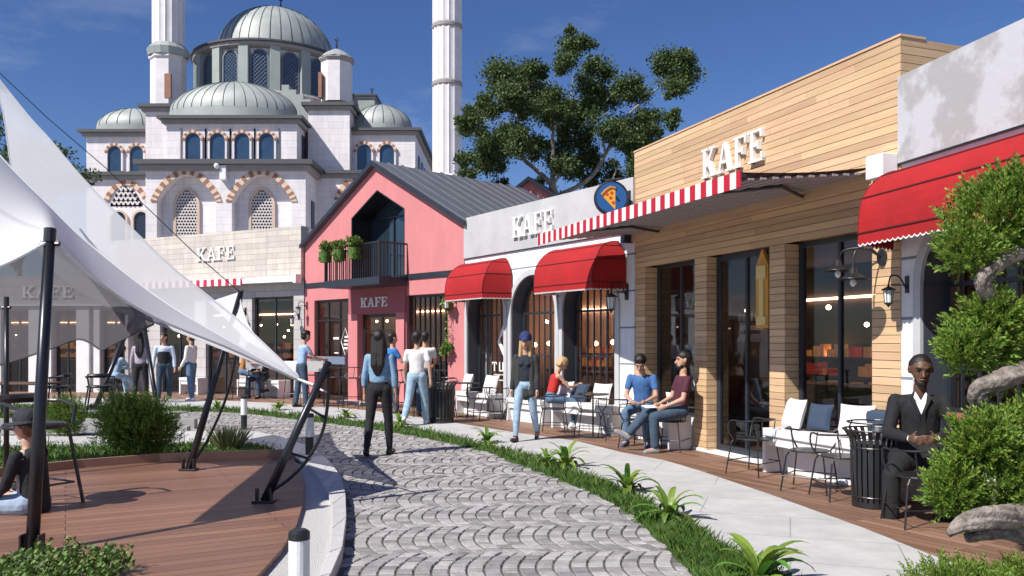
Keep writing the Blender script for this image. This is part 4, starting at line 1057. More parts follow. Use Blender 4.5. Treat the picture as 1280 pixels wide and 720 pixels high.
def turret(pxc, rpx, ytop, ybot, Yc, ycone, door=None, par=None):
    g = thing('corner_turret'); g.parent = par or mq
    x = MX(pxc, Yc); r = rpx / F_ * Yc; z0, z1, z2 = MZ(ybot, Yc), MZ(ytop, Yc), MZ(ycone, Yc)
    MB().lathe([(r, z0), (r, z1)], (x, Yc, 0), 8, a0=PI / 8, a1=PI / 8 + 2 * PI).build('turret_wall', MARBLE2, g)
    MB().lathe([(r, z1 - .3), (r * 1.14, z1 - .05), (r * 1.14, z1 + .08), (r * .5, z1 + .12)], (x, Yc, 0), 8, a0=PI / 8, a1=PI / 8 + 2 * PI).build('turret_cornice', CORN, g)
    n = 8; prof = [(r * 1.1, z1 + .08)] + [(r * 1.05 * (1 - (i / n) ** 1.5), z1 + .1 + (z2 - z1) * (i / n)) for i in range(1, n)] + [(.02, z2)]
    MB().lathe(prof, (x, Yc, 0), 16).build('turret_cap', LEAD, g)
    if door:
        xa, xb = MX(door[0], Yc), MX(door[1], Yc); yf = Yc - r * .95
        MB().box(xa, xb, yf, yf + r * .4, MZ(door[3], Yc), MZ(door[2], Yc)).build('turret_door', VOUS_A, g)
turret(421, 19.5, 76, 130, 67, 62, (402, 406, 96, 127)); finial(421, 50, 61, 67, mq)
block('far_right_block', 440, 468, 118, 72, 4, m=LEAD, cornice=5, ov=3, ybot=165)
finial(465, 112, 122, 73.5, mq)

def minaret(pxc, rpx, Yc, label, base_y, base_r, oct_=None):
    g = thing('minaret', (MX(pxc, Yc), Yc, 0), 0, label, 'minaret', 'mosque minarets')
    r = rpx / F_ * Yc; z0 = MZ(base_y, Yc); zt = 52.0
    n = 16; vs = []; fs = []; prof = []
    sh = MB(); m = 64
    zs = [z0 + (zt - z0) * i / 10 for i in range(11)]
    for z in zs:
        for k in range(m):
            t = 2 * PI * k / m; rr = r * (1 - .055 * abs(math.cos(t * n / 2)) ** .6)
            vs.append((rr * math.cos(t), rr * math.sin(t), z))
    for i in range(10):
        for k in range(m): fs.append((i * m + k, i * m + (k + 1) % m, (i + 1) * m + (k + 1) % m, (i + 1) * m + k))
    sh.add(vs, fs); sh.build('fluted_shaft', MARBLE2, g)
    br = base_r / F_ * Yc
    MB().lathe([(br, -.08), (br, z0 - .5), (br * 1.1, z0 - .4), (br * 1.1, z0 - .2), (r * 1.02, z0 + .1)], (0, 0, 0), 8, a0=PI / 8, a1=PI / 8 + 2 * PI).build('base', MARBLE2, g)
    mb = MB()
    for z in (z0 + 6.4, z0 + 10.5): mb.lathe([(r * .98, z), (r * 1.04, z + .1), (r * 1.04, z + .3), (r * .98, z + .4)], (0, 0, 0), 32)
    mb.build('collar', CORN, g)
    mb = MB(); mb.lathe([(r, 39.6), (r * 1.9, 41), (r * 1.9, 42), (r * .95, 42.0)], (0, 0, 0), 32); mb.build('balcony', MARBLE2, g)
    mb = MB(); mb.lathe([(r * 1.15, zt), (.05, zt + 6)], (0, 0, 0), 24); mb.build('spire', LEAD, g)
    if oct_:
        mb = MB(); mb.box(-.35 + .55, .15 + .55, -br * .95, -br * .6, MZ(128, Yc), MZ(98, Yc)); mb.build('minaret_door', VOUS_A, g)
        mb = MB(); mb.lathe([(br * 1.12, z0 - .2), (r * 1.3, z0 + .35), (r * .9, z0 + .9)], (0, 0, 0), 16); mb.build('lead_collar', LEAD, g)
minaret(210.5, 19.5, 67.5, 'fluted white minaret left of the main dome, above the small brown door', 70, 21, True)
minaret(559, 18.5, 60, 'tall fluted white minaret standing right of the mosque, beside the tree', 222, 24)

# ================================================================== SHADE SAILS
SAILA = fabric_sail('white_sailcloth', (.84, .85, .87), 1.0, .3)
SAILB = fabric_sail('translucent_grey_sailcloth', (.60, .61, .64), .82, .25)
SAILC = fabric_sail('shaded_grey_mesh_cloth', (.11, .105, .115), .82, .12)  # dark tone stands in for the shade of the white sail
def smooth(pts, n, corner=0):
    """Catmull-Rom through points"""
    if corner:
        a = round(n * corner / (len(pts) - 1)); return smooth(pts[:corner + 1], a)[:-1] + smooth(pts[corner:], n - a)
    P = [2 * pts[0] - pts[1]] + pts + [2 * pts[-1] - pts[-2]]; out = []
    m = len(pts) - 1
    for i in range(n + 1):
        t = i / n * m; k = min(int(t), m - 1); u = t - k; a, b, c, d = P[k:k + 4]
        out.append(.5 * ((2 * b) + (c - a) * u + (2 * a - 5 * b + 4 * c - d) * u * u + (3 * b - a - 3 * c + d) * u ** 3))
    return out
def sail(name, label, lo, up, m, n=40, k=14, sag=.0, corner=0):
    A = smooth([Q(*p) for p in lo], n, corner); B_ = smooth([Q(*p) for p in up], n); vs = []; fs = []
    for i in range(n + 1):
        for j in range(k + 1):
            t = j / k; p = A[i].lerp(B_[i], t); p.y += sag * math.sin(PI * t) * (A[i] - B_[i]).length; vs.append(p)
    for i in range(n):
        for j in range(k): fs.append((i * (k + 1) + j, (i + 1) * (k + 1) + j, (i + 1) * (k + 1) + j + 1, i * (k + 1) + j + 1))
    r = thing(name, A[0], 0, label, 'shade sail')
    off = -Vector(A[0])
    mb = MB(); mb.add([v + off for v in vs], fs); mb.build('sailcloth', m, r, smooth=True)
    h = MB(); h.tube([p + off for p in A], .012, 5); h.tube([p + off for p in B_], .012, 5); h.build('edge_hem', m, r)
    return r
sail('shade_sail', 'big white shade sail stretched from the near mast down to the low bent mast',
     [(373, 475.5, 8.55), (290, 437, 7.95), (200, 400, 7.4), (130, 358, 6.95), (64, 300, 6.5), (0, 333, 6.2), (-90, 362, 5.9)],
     [(373, 474, 8.55), (290, 428, 8.6), (200, 374, 8.7), (110, 304, 8.9), (58, 254, 9.1), (0, 195, 9.3), (-90, 92, 9.6)], SAILA, n=42, sag=.0, corner=4)
sail('shade_sail', 'translucent grey shade sail rising behind the white one to the upper left corner',
     [(374, 474, 8.7), (290, 441, 9.2), (190, 402, 9.9), (128, 380, 10.3), (60, 330, 10.8), (20, 235, 11.2), (4, 140, 11.5), (-14, 84, 11.6)],
     [(374, 472, 8.7), (300, 402, 9.4), (255, 366, 9.7), (200, 320, 10.0), (110, 230, 10.6), (62, 174, 11.0), (33, 142, 11.2), (-13, 84, 11.6)], SAILB, sag=.02)
sail('shade_sail', 'shade-darkened grey mesh shade sail hanging below the white one at the left',
     [(192, 405, 9.2), (150, 426, 9.4), (127, 438, 9.5), (98, 424, 9.6), (60, 437, 9.7), (0, 456, 9.9), (-100, 480, 10.2)],
     [(190, 392, 9.2), (150, 362, 9.4), (110, 320, 9.5), (64, 290, 9.6), (30, 300, 9.8), (0, 318, 10.0), (-100, 350, 10.3)], SAILC, n=42, corner=2)
sail('shade_sail', 'small white sail tip fixed to the top of the middle mast',
     [(372, 470, 8.9), (338, 446, 9.7), (310, 425, 10.2), (280, 395, 10.6), (262, 377, 10.7)],
     [(372, 469, 8.9), (335, 436, 9.7), (313, 412, 10.2), (303, 388, 10.5), (299, 365, 10.6)], SAILA)
CARB = mat('brushed_gunmetal_mast', (.035, .037, .045), .32, metal=.6, spec=.6)
def mast(base, top, r0, r1, label, bow=None, cap=True, pivot=True):
    r = thing('sail_mast', base, 0, label, 'mast', 'sail masts'); b = Vector(base); o = lambda p: Vector(p) - b
    MB().tube([o(b), o(b.lerp(Vector(top), .5)), o(top)], [r0, (r0 + r1) / 2, r1], 12).build('pole', CARB, r, smooth=True)
    if cap:
        d = (Vector(top) - b).normalized()
        MB().tube([o(Vector(top) - d * .02), o(Vector(top) + d * .09)], r1 * 1.1, 12).build('mast_cap', BLACKM, r)
        MB().tube([o(Vector(top) + Vector((-r1 * 1.9, 0, -.03))), o(Vector(top) + Vector((r1 * 1.9, 0, -.03)))], .02, 8).build('cross_pin', BLACKM, r)
    if pivot:
        m = MB(); m.box(-.10, .10, -.07, .07, 0, .025); m.box(-.03 - r0, -.012 - r0, -.04, .04, .02, .14); m.box(.012 + r0, .03 + r0, -.04, .04, .02, .14); m.build('foot_plate', BLACKM, r, bevel=.004)
    if bow:
        pts = smooth([o(Q(*p)) for p in bow], 24); MB().tube(pts, .017, 8).build('bow_rod', CARB, r, smooth=True)
    return r
bs = G(40, 692, .09); mast(bs, Q(62, 300, 6.5), .046, .040, 'tall near mast at the left holding up the white sail')
bs = G(330, 628, .09); m3 = mast(bs, Q(411, 452, 8.3), .045, .034, 'leaning low mast with a bowed rod at the edge of the timber deck', [(411, 462, 8.3), (410, 500, 8.32), (403, 540, 8.36), (384, 575, 8.4), (362, 598, 8.4), (338, 615, 8.4)], cap=False)
mb = MB(); o = lambda p: Q(*p) - bs; mb.tube([o((387, 511, 8.33)), o((408, 523, 8.33))], .014, 6); mb.tube([o((362, 566, 8.4)), o((388, 574, 8.38))], .014, 6); mb.build('bow_strut', BLACKM, m3)
mb = MB(); mb.tube([o((373, 474, 8.55)), o((392, 481, 8.35))], .012, 6); mb.tube([o((380, 478, 8.5)), o((408, 490, 8.3))], .009, 6); mb.build('tension_strap', WHITE, m3)
bs = G(236, 588, .09); mast(bs, Q(301, 364, 10.6), .045, .028, 'middle leaning mast at the far edge of the timber deck', [(303, 362, 10.6), (301, 378, 10.6), (302, 395, 10.6), (297, 430, 10.62), (285, 490, 10.65), (262, 545, 10.68), (240, 580, 10.7)], cap=False)
bs = G(118, 512, 0); mast(bs, Q(163, 404, 21.4), .06, .05, 'far leaning mast near the woman with long dark hair', None)
bs = G(198, 520, 0); mast(bs, Q(181, 412, 19.5), .05, .05, 'far mast leaning the other way beside the left bystanders', None)
bs = G(8, 600, .09); mast(bs, Q(8, 381, 9.5), .028, .025, 'thin upright post at the left edge behind the near mast', None, pivot=False)
mb = MB(); mb.tube([Q(-60, 35, 10.8), Q(60, 148, 10.75), Q(130, 208, 10.7), Q(245, 318, 10.65), Q(301, 366, 10.6)], .006, 5); mb.build('stay_cable', CARB, label='thin steel cable running from the upper left down to the middle mast', cat='cable')

# ================================================================== BOLLARDS
def bollard(px, py, label, hh=.82, black=.36):
    g = G(px, py, .10 if px > 350 else .0); r = thing('bollard', g, 0, label, 'bollard', 'black and white bollards')
    MB().lathe([(.055, 0), (.055, black)], (0, 0, 0), 20).build('lower_sleeve', BLACKM, r, smooth=False)
    MB().lathe([(.058, black), (.058, hh)], (0, 0, 0), 20).build('post', WHITE, r)
    MB().lathe([(.060, hh), (.060, hh + .04), (.04, hh + .055), (.001, hh + .055)], (0, 0, 0), 20).build('cap', BLACKM, r)
bollard(387, 568, 'bollard with white top and black foot standing on the kerb by the low mast', .50, .24)
bollard(305, 536, 'white and black bollard on the cobbles beyond the ornamental grass', .56, .26)
bollard(374, 765, 'white bollard with a black cap at the bottom edge of the picture', .41, .08)

# ================================================================== FURNITURE
def wire_chair(name, label, seat_h=.45, back='hoop', cushion=False, group='black wire terrace chairs', w=.46, m=None):
    r = thing(name, (0, 0, 0), 0, label, 'chair', group); m = m or BLACKM; h = w / 2; t = .0095
    for sx in (-1, 1):
        for sy in (-1, 1):
            mb = MB(); mb.tube([(sx * (h + .03), sy * (h + .02), 0), (sx * (h - .02), sy * (h - .03), seat_h - .05), (sx * (h - .05), sy * (h - .05), seat_h)], t, 6); mb.build('leg', m, r)
    mb = MB(); zz = seat_h * .38
    q = h + .012; mb.tube([(-q, -q, zz), (q, -q, zz), (q, q, zz), (-q, q, zz), (-q, -q, zz)], t * .8, 5); mb.build('stretcher', m, r)
    mb = MB(); mb.flat([(h * math.cos(a) * (1 if abs(math.cos(a)) < .9 else .96), h * math.sin(a)) for a in [2 * PI * i / 16 for i in range(16)]], seat_h, seat_h + .018); mb.build('seat', m, r, bevel=.005)
    mb = MB()
    if back == 'hoop':
        z = seat_h + .25; pts = [(-h + .02, h * .7, seat_h), (-h - .06, h * .3, z - .08)] + [((h + .03) * math.cos(a), (h + .03) * math.sin(a) * -1.0, z) for a in [PI + PI * .95 * -i / 14 - PI * -.0 for i in range(15)]] + [(h + .06, h * .3, z - .08), (h - .02, h * .7, seat_h)]
        pts = [(-h + .04, h * .8, seat_h), (-h - .03, h * .9, seat_h + .12), (-h - .04, h * .75, z)] + [((h + .04) * math.cos(a), -(h + .04) * math.sin(a), z + .02 * math.sin(a)) for a in [PI - PI * i / 14 for i in range(15)]] + [(h + .04, h * .75, z), (h + .03, h * .9, seat_h + .12), (h - .04, h * .8, seat_h)]
        mb.tube(smooth([Vector(p) for p in pts], 50), t * 1.1, 6)
        for sx in (-.5, .5): mb.tube([(sx * h, -h * .9, seat_h), (sx * h * 1.3, -(h + .04) * .83, z)], t * .8, 5)
    else:
        mb.box(-h, h, -h - .02, -h + .02, seat_h + .1, seat_h + .36); mb.box(-h + .02, -h + .05, -h, -h + .02, seat_h, seat_h + .12); mb.box(h - .05, h - .02, -h, -h + .02, seat_h, seat_h + .12)
    mb.build('backrest', m if back == 'hoop' else WHITE, r)
    return r
protos = {}
def place_chair(kind, loc, rz, label, **k):
    sc = .92 if kind == 'low' else None
    if kind not in protos:
        r = wire_chair('terrace_chair' if kind != 'white' else 'bar_chair', label, **k); r.location = loc; r.rotation_euler = (0, 0, rz); protos[kind] = r
        if sc: r.scale = (sc,) * 3
        return r
    return dup(protos[kind], loc, rz, label, sc=sc)
ZT = .03
def gz(px, py): return G(px, py, ZT)
place_chair('low', gz(1012, 612), rad(-35), 'black wire armchair just left of the slatted bin, in front of the white bench')
place_chair('low', gz(1052, 622), rad(5), 'black wire armchair touching the slatted bin, in front of the white bench')
place_chair('low', gz(942, 592), rad(40), 'black wire chair in front of the timber cafe glass door')
place_chair('low', gz(800, 560), rad(140), 'black wire chair at the feet of the seated man in blue')
place_chair('low', gz(838, 562), rad(60), 'black wire chair in front of the man in the maroon shirt')
place_chair('low', gz(770, 549), rad(10), 'black wire armchair right of the white cushions, below the third arch')
place_chair('low', gz(738, 546), rad(-15), 'black wire armchair next to the blonde woman, left of the other one')
place_chair('low', gz(601, 524), rad(20), 'black wire chair before the first arch, left one of the pair')
place_chair('low', gz(618, 525), rad(-20), 'black wire chair before the first arch, right one of the pair')
place_chair('low', gz(692, 541), rad(80), 'black wire chair under the seated blonde woman in red')
place_chair('low', gz(556, 522), rad(-80), 'black wire chair between the dark bin and the pink wall')
place_chair('low', gz(1150, 655), rad(0), 'black wire stool frame at the feet of the man in the dark coat')
def bc(px, py, rz, l): place_chair('bar', gz(px, py), rad(rz), l, seat_h=.72, back='hoop', group='black bar stools', w=.42)
bc(304, 497.5, 90, 'black bar stool under the seated person in orange'); bc(500, 521, 20, 'black bar stool behind the walking woman in denim'); bc(515, 519, -30, 'black bar stool beside the man in the white shirt')
bc(420, 509, 0, 'black bar stool under the pink house counter, left of the door')
bc(438, 511, 0, 'black bar stool next to the pink door pier')
def wc(px, py, rz, l): place_chair('white', gz(px, py), rad(rz), l, seat_h=.74, back='panel', group='bar chairs with white backs', w=.44)
wc(371, 505, -15, 'white backed bar chair below the man in light blue'); wc(392, 506, 15, 'white backed bar chair nearest the pink corner'); wc(318, 499, 200, 'white backed bar chair left of the seated bald man')
# dark garden chairs on the left
def garden_chair(loc, rz, label, sc=1.0, seat=.62):
    r = thing('garden_chair', loc, rz, label, 'chair', 'black garden bar chairs'); h = .24
    for sx in (-1, 1):
        for sy in (-1, 1): MB().tube([(sx * (h + .06), sy * (h + .05), 0), (sx * (h - .03), sy * (h - .04), seat)], .017, 8).build('leg', BLACKM, r)
    MB().lathe([(.001, 0), (h + .02, 0), (h + .04, .02), (h + .02, .045), (.001, .045)], (0, 0, seat), 24).build('seat', BLACKM, r, smooth=True)
    mb = MB(); mb.tube([(-h, -h, .2), (h, -h, .2), (h, h, .2), (-h, h, .2), (-h, -h, .2)], .010, 6); mb.build('footrest', BLACKM, r)
    mb = MB(); mb.tube([(-h, h * .9, seat + .02), (-h - .03, h * .9, seat + .2)] + [((h + .04) * math.cos(a), -(h + .04) * math.sin(a), seat + .24) for a in [PI - PI * i / 12 for i in range(13)]] + [(h + .03, h * .9, seat + .2), (h, h * .9, seat + .02)], .018, 8); mb.build('armrest', BLACKM, r)
    mb = MB(); mb.tube([((h + .05) * math.cos(a), -(h + .05) * math.sin(a), seat + .27) for a in [PI * .75 - PI * .5 * i / 10 for i in range(11)]], .042, 8); mb.build('back_pad', BLACKM, r)
    return r
garden_chair(G(22, 640, .09) + Vector((-.05, .35, 0)), rad(-120), 'black round backed garden chair behind the woman in the hat', seat=.72)
garden_chair(G(125, 520, .0), rad(20), 'black garden bar chair behind the round shrub, near the far mast', seat=.62)
garden_chair(G(70, 521, .0), rad(100), 'black garden bar chair right behind the tall near mast', seat=.62)
r = thing('garden_table', G(28, 521), 0, 'dark garden table at the far left with a bottle and bag on it', 'table')
MB().box(-.7, .7, -.4, .4, .70, .74).build('tabletop', BRONZE, r, bevel=.01)
for sx in (-1, 1):
    for sy in (-1, 1): MB().box(sx * .62 - .025, sx * .62 + .025, sy * .33 - .025, sy * .33 + .025, 0, .699).build('leg', BLACKM, r)

# benches and cushions
def bench(fr, x0, x1, out, label, z=.50, hollow=True, back=.02):
    c = fr.P((x0 + x1) / 2, -out / 2, ZT); r = thing('window_bench', c, fr.rz, label, 'bench', 'white window benches'); L = (x1 - x0) / 2; d = out / 2
    MB().box(-L, L, -d, d - back, z - .09, z).build('seat', BENCHM, r, bevel=.008)
    for sx in (-1, 1): MB().box(sx * L - (0.06 if sx > 0 else 0), sx * L + (0 if sx > 0 else .06), -d + .01, d - back, 0, z - .091).build('side_panel', BENCHM, r, bevel=.006)
    MB().box(-L + .061, L - .061, d - back - .12, d - back - .06, 0, z - .092).build('back_panel', BENCHM, r)
    MB().box(-L + .061, L - .061, -d + .03, -d + .06, z - .20, z - .093).build('front_rail', BENCHM, r)
    return r
bench(FW, 4.0, 5.6, .42, 'long white bench with three cushions under the timber cafe window', .54)
bench(FW, .25, 1.80, .40, 'white bench under the left window of the timber cafe, beneath the maroon shirt man', .50)
bench(FM, 3.75, 5.5, .34, 'white bench under the third arch of the arched cafe', .5)
bench(FM, 2.05, 3.3, .22, 'narrow white bench under the middle arch', .46)
bench(FM, .15, 1.62, .34, 'white bench under the first arch next to the pink house', .5)
bench(FR, .30, 2.3, .48, 'white bench at the right on which the man in the dark coat sits', .52)
bench(FS, 5.7, 7.3, .5, 'white bench in front of the stone cafe where two people sit', .5)
bench(FS, 3.2, 4.0, .4, 'white bench between two windows of the stone cafe', .5)
def cushion(p, rz, tilt, m, label, s=.40):
    g = thing('cushion', p, rz, label, 'cushion', 'window bench cushions') if False else None
    mb = MB(); n = 12; vs = []; 
    for sd in (1, -1):
        for i in range(n + 1):
            for j in range(n + 1):
                u, v = i / n * 2 - 1, j / n * 2 - 1
                t = (max(0, (1 - u ** 4)) * max(0, (1 - v ** 4))) ** .55
                pin = 1 - .07 * (1 - abs(u) ** 2) * abs(v) ** 2 ; pin2 = 1 - .07 * (1 - abs(v) ** 2) * abs(u) ** 2
                vs.append((u * s / 2 * pin2, sd * .075 * t * s / .4, (v * s / 2 * pin) + s / 2))
    fs = []; N_ = (n + 1) ** 2
    for sd in range(2):
        for i in range(n):
            for j in range(n):
                a = sd * N_ + i * (n + 1) + j; f = (a, a + n + 1, a + n + 2, a + 1); fs.append(f if sd == 1 else f[::-1])
    mb.add(vs, fs); o = mb.build('cushion', m, None, smooth=True); o.location = p; o.rotation_euler = (tilt, 0, rz)
    return tag(o, label, 'cushion', 'window bench cushions')
def cp(fr, u, out, z, rz, tilt, m, label, s=.40): return cushion(fr.P(u, -out, z), fr.rz + rad(rz), rad(tilt), m, label, s)
cp(FW, 4.30, .24, .575, -8, -18, PILLOW, 'white cushion at the left end of the bench by the slatted bin', .38)
cp(FW, 4.62, .10, .575, 10, -14, PILLOWN, 'dark blue cushion between the white ones on the long bench', .33)
cp(FW, 5.32, .22, .575, 25, -20, PILLOW, 'white cushion at the right end of the long bench, nearest the bin', .38)
cp(FW, 5.50, .10, .575, 20, -10, PILLOWN, 'dark blue cushion half hidden behind the right white one', .33)
cp(FW, 1.72, .2, .535, 78, -10, PILLOW, 'white cushion propped behind the man in the maroon shirt', .34)
cp(FM, 3.95, .2, .535, -5, -20, PILLOW, 'white cushion beside the blonde woman in red', .38)
cp(FM, 4.30, .14, .535, 10, -25, PILLOWN, 'black cushion below the third arch between two white ones', .36)
cp(FM, 5.0, .2, .535, 15, -20, PILLOW, 'white cushion at the right end of the bench under the third arch', .38)
cp(FM, .35, .2, .535, -10, -18, PILLOW, 'white cushion before the first arch, left one', .40)
cp(FM, 1.35, .2, .535, 10, -18, PILLOW, 'white cushion before the first arch, right one', .40)
# small side tables (dark round)
def side_table(fr, u, out, label):
    r = thing('side_table', fr.P(u, -out, ZT), fr.rz, label, 'table', 'small round terrace tables')
    MB().lathe([(.001, .70), (.26, .70), (.27, .712), (.26, .725), (.001, .725)], (0, 0, 0), 28).build('tabletop', BLACKM, r)
    MB().tube([(0, 0, .02), (0, 0, .70)], .015, 8).build('pedestal', BLACKM, r); MB().lathe([(.2, 0), (.2, .015), (.001, .02)], (0, 0, 0), 24).build('foot', BLACKM, r)
    return r
side_table(FM, 5.35, .62, 'thin dark table between the white cushions and the man in blue')
side_table(FM, .9, .45, 'thin dark table between the two chairs of the first arch')
# bins
def slat_bin(loc, label, R_=.22, hh=.80, rz=0, solid=False):
    r = thing('litter_bin', loc, rz, label, 'litter bin', 'black slatted litter bins')
    n = 24; mb = MB()
    for i in range(n):
        a = 2 * PI * i / n; c, s_ = math.cos(a), math.sin(a); tx, ty = -s_ * .019, c * .019
        prof = [(R_ * .93, .05), (R_, .3), (R_, hh - .16), (R_ + .015, hh - .08), (R_ + .07, hh)]
        for (r0, z0), (r1, z1) in zip(prof[:-1], prof[1:]):
            p = [(c * r0 - tx, s_ * r0 - ty, z0), (c * r0 + tx, s_ * r0 + ty, z0), (c * r1 + tx, s_ * r1 + ty, z1), (c * r1 - tx, s_ * r1 - ty, z1)]
            q = [(x - c * .006, y - s_ * .006, z) for x, y, z in p]
            mb.add(p + q, [(0, 1, 2, 3), (7, 6, 5, 4), (0, 3, 7, 4), (1, 5, 6, 2)])
    mb.build('slats', BLACKM, r)
    for (rr, z) in ((R_ + .07, hh), (R_, hh - .17), (R_ * .95, .1)):
        mb = MB(); mb.tube([(rr * math.cos(2 * PI * i / 28), rr * math.sin(2 * PI * i / 28), z) for i in range(29)], .009, 6, cap=False); mb.build('rim', BLACKM, r)
    mb = MB()
    mb.tube([((R_ + .03) * math.cos(2 * PI * i / 28), (R_ + .03) * math.sin(2 * PI * i / 28), hh + .07) for i in range(29)], .009, 6, cap=False)
    for a in (0, 2.1, 4.2): mb.tube([((R_ + .07) * math.cos(a), (R_ + .07) * math.sin(a), hh), ((R_ + .03) * math.cos(a), (R_ + .03) * math.sin(a), hh + .07)], .008, 5)
    mb.build('top_hoop', BLACKM, r)
    MB().lathe([(.001, .06), (R_ * .82, .06), (R_ * .86, hh - .13), (R_ * .8, hh - .13), (R_ * .78, .1)], (0, 0, 0), 28).build('liner', mat('bin_liner', (.045, .045, .05), .6), r, smooth=True)
    mb = MB(); mb.lathe([(R_ * .95, 0), (R_ * .95, .05), (.001, .05)], (0, 0, 0), 28); mb.build('base', BLACKM, r)
slat_bin(gz(1092, 632), 'black slatted litter bin beside the man in the dark coat', .21, .74)
slat_bin(gz(551, 528), 'dark litter bin in front of the pink house, behind the walking man', .27, .80)
# ================================================================== WALL LAMPS
def barn_lamp():
    r = thing('wall_lamp', FW.P(5.52, 0, 2.52), FW.rz, 'black two armed barn wall lamp on the timber pillar under the red awning', 'wall lamp')
    mb = MB(); mb.lathe([(.001, 0), (.06, 0), (.06, .03), (.001, .035)], (0, 0, 0), 20); o = mb.build('wall_plate', BLACKM, r); o.rotation_euler = (PI / 2, 0, 0); o.scale = (1, 1.5, 1)
    for (dx, dy, dz) in ((-.34, -.30, .0), (.02, -.42, -.12)):
        mb = MB(); mb.tube(smooth([Vector(p) for p in [(0, -.03, .0), (dx * .3, dy * .5, .10), (dx * .8, dy * .9, .09 + dz * .3), (dx, dy, dz + .0)]], 16), .011, 8); mb.build('arm', BLACKM, r)
        sh = MB(); sh.lathe([(.02, .0), (.035, -.01), (.05, -.06), (.12, -.11), (.17, -.125), (.168, -.128), (.115, -.115), (.04, -.07), (.02, -.02)], (dx, dy, dz), 28); shade = sh.build('lamp_shade', BLACKM, r, smooth=True)
        b = MB(); b.ball((dx, dy, dz - .16), .032, 12, (1, 1, 1.35)); b.build('bulb', mat('frosted_glass_bulb', (.8, .8, .78), .2), shade)
barn_lamp()
def lantern(fr, u, z, label, s=1.0, out=.0, sx=-1):
    r = thing('wall_lantern', fr.P(u, -out, z), fr.rz, label, 'wall lamp', 'black wall lanterns'); r.scale = (s, s, s)
    MB().box(-.03, .03, -.02, -.001, -.10, .12).build('wall_plate', BLACKM, r)
    mb = MB(); mb.tube(smooth([Vector(p) for p in [(0, -.02, -.05), (0, -.12, .10), (0, -.24, .12), (0, -.28, .0)]], 14), .010, 6)
    mb.tube([(0, -.02, .0), (0, -.25, -.0)], .007, 6); mb.build('bracket', BLACKM, r)
    mb = MB(); mb.lathe([(.01, 0), (.02, -.02), (.085, -.055), (.085, -.07), (.06, -.07)], (0, -.28, -.0), 6); mb.lathe([(.035, -.25), (.05, -.24), (.05, -.225), (.001, -.29)], (0, -.28, 0), 6)
    for i in range(6):
        a = 2 * PI * i / 6; mb.tube([(.062 * math.cos(a), -.28 + .062 * math.sin(a), -.07), (.045 * math.cos(a), -.28 + .045 * math.sin(a), -.235)], .005, 4)
    mb.build('cage', BLACKM, r)
    MB().lathe([(.055, -.072), (.042, -.232)], (0, -.28, 0), 12).build('glass', mat('frosted_lantern_glass', (.75, .76, .76), .3), r)
lantern(FM, 5.50, 2.45, 'black wall lantern between the arched cafe and the timber cafe', 1.25)
lantern(FP, .12, 2.62, 'black wall lantern at the left corner of the pink house')
lantern(FS, 7.6, 2.35, 'black wall lantern on the stone wall right of the stone cafe window')
lantern(FS, 5.55, 2.5, 'black wall lantern between the stone cafe windows')
lantern(FR, .12, 2.2, 'small black wall lantern on the white pilaster near the large red awning', .8)
lantern(FP, 6.5, 2.6, 'black wall lantern on the pink wall beside the red awning')

# ================================================================== FOLIAGE
def rv(R): 
    while 1:
        v = Vector((R.uniform(-1, 1), R.uniform(-1, 1), R.uniform(-1, 1)))
        if .02 < v.length < 1: return v
def leaf(mb, p, d, s, w, R, nrm=None):
    d = d.normalized(); a = d.cross(nrm or rv(R)); 
    if a.length < 1e-3: a = d.orthogonal()
    a.normalize(); a *= s * w; q = d * s
    mb.add([p, p + q * .45 + a, p + q, p + q * .45 - a], [(0, 1, 2, 3)])
def clump_cloud(mb, c, r, n, size, R, flat=.8, sub=9, w=.32, outward=.5, spread=0.0):
    c = Vector(c)
    subs = [c + Vector((v.x, v.y, v.z * flat)) * r * .72 for v in (rv(R) for _ in range(sub))]
    for i in range(n):
        s = subs[i % sub]; v = rv(R); v = v.normalized() * (v.length ** .5)
        p = s + Vector((v.x, v.y, v.z * flat)) * r * (.42 + spread * R.random() ** 2)
        leaf(mb, p, (v * outward + rv(R)), size * R.uniform(.6, 1.3), w, R)
# big tree behind the arched cafe
YT = 31.0
R = random.Random(11)
tr = thing('broadleaf_tree', Q(695, 427, YT) * 1.0 + Vector((0, 0, -H - .08)), 0, 'tall open crowned tree with pale branches behind the arched cafe', 'tree')
org = Vector(tr.location)
CL = [(625,95,22),(650,80,18),(665,112,26),(612,125,15),(640,138,16),(715,72,17),(745,82,18),(700,100,13),(760,105,18),(772,125,16),(785,145,22),(750,108,12),(830,82,17),(848,105,17),(835,128,12),(802,168,17),(838,152,11),(690,145,24),(722,150,22),(702,178,22),(737,140,14),(592,168,15),(580,155,9),(620,185,24),(610,208,20),(650,195,18),(585,226,10),(622,228,15),(642,238,12),(762,175,20),(782,185,13),(720,203,15),(742,216,11),(792,212,10),(787,188,9),(703,238,12),(672,225,11),(822,172,13),(662,150,14),(598,150,8),(640,100,18),(735,170,16),(605,250,16),(580,205,9),(845,90,12),(690,125,14),(800,115,14),(815,145,16),(775,205,16),(805,195,15),(795,180,14),(745,190,16),(700,215,14),(640,175,16),(670,175,16),(600,190,14),(665,90,14),(730,120,14),(600,110,10)]
mb = MB(); M_ = YT / F_
for (x, y, rr) in CL:
    dy = R.uniform(-2.2, 2.2); c = Q(x, y, YT) + Vector((0, dy, 0)) - org
    for _e in range(3):
        v_ = rv(R).normalized(); clump_cloud(mb, c + Vector((v_.x, v_.y, v_.z * .8)) * rr * M_ * 1.15, rr * M_ * .45, int(18 * rr), .10, R, .8, 6, .3, .4, .5)
    clump_cloud(mb, c, rr * M_, int(85 * rr * (rr / 14) ** .7), .105, R, .75, 16, .30, .4, .85)
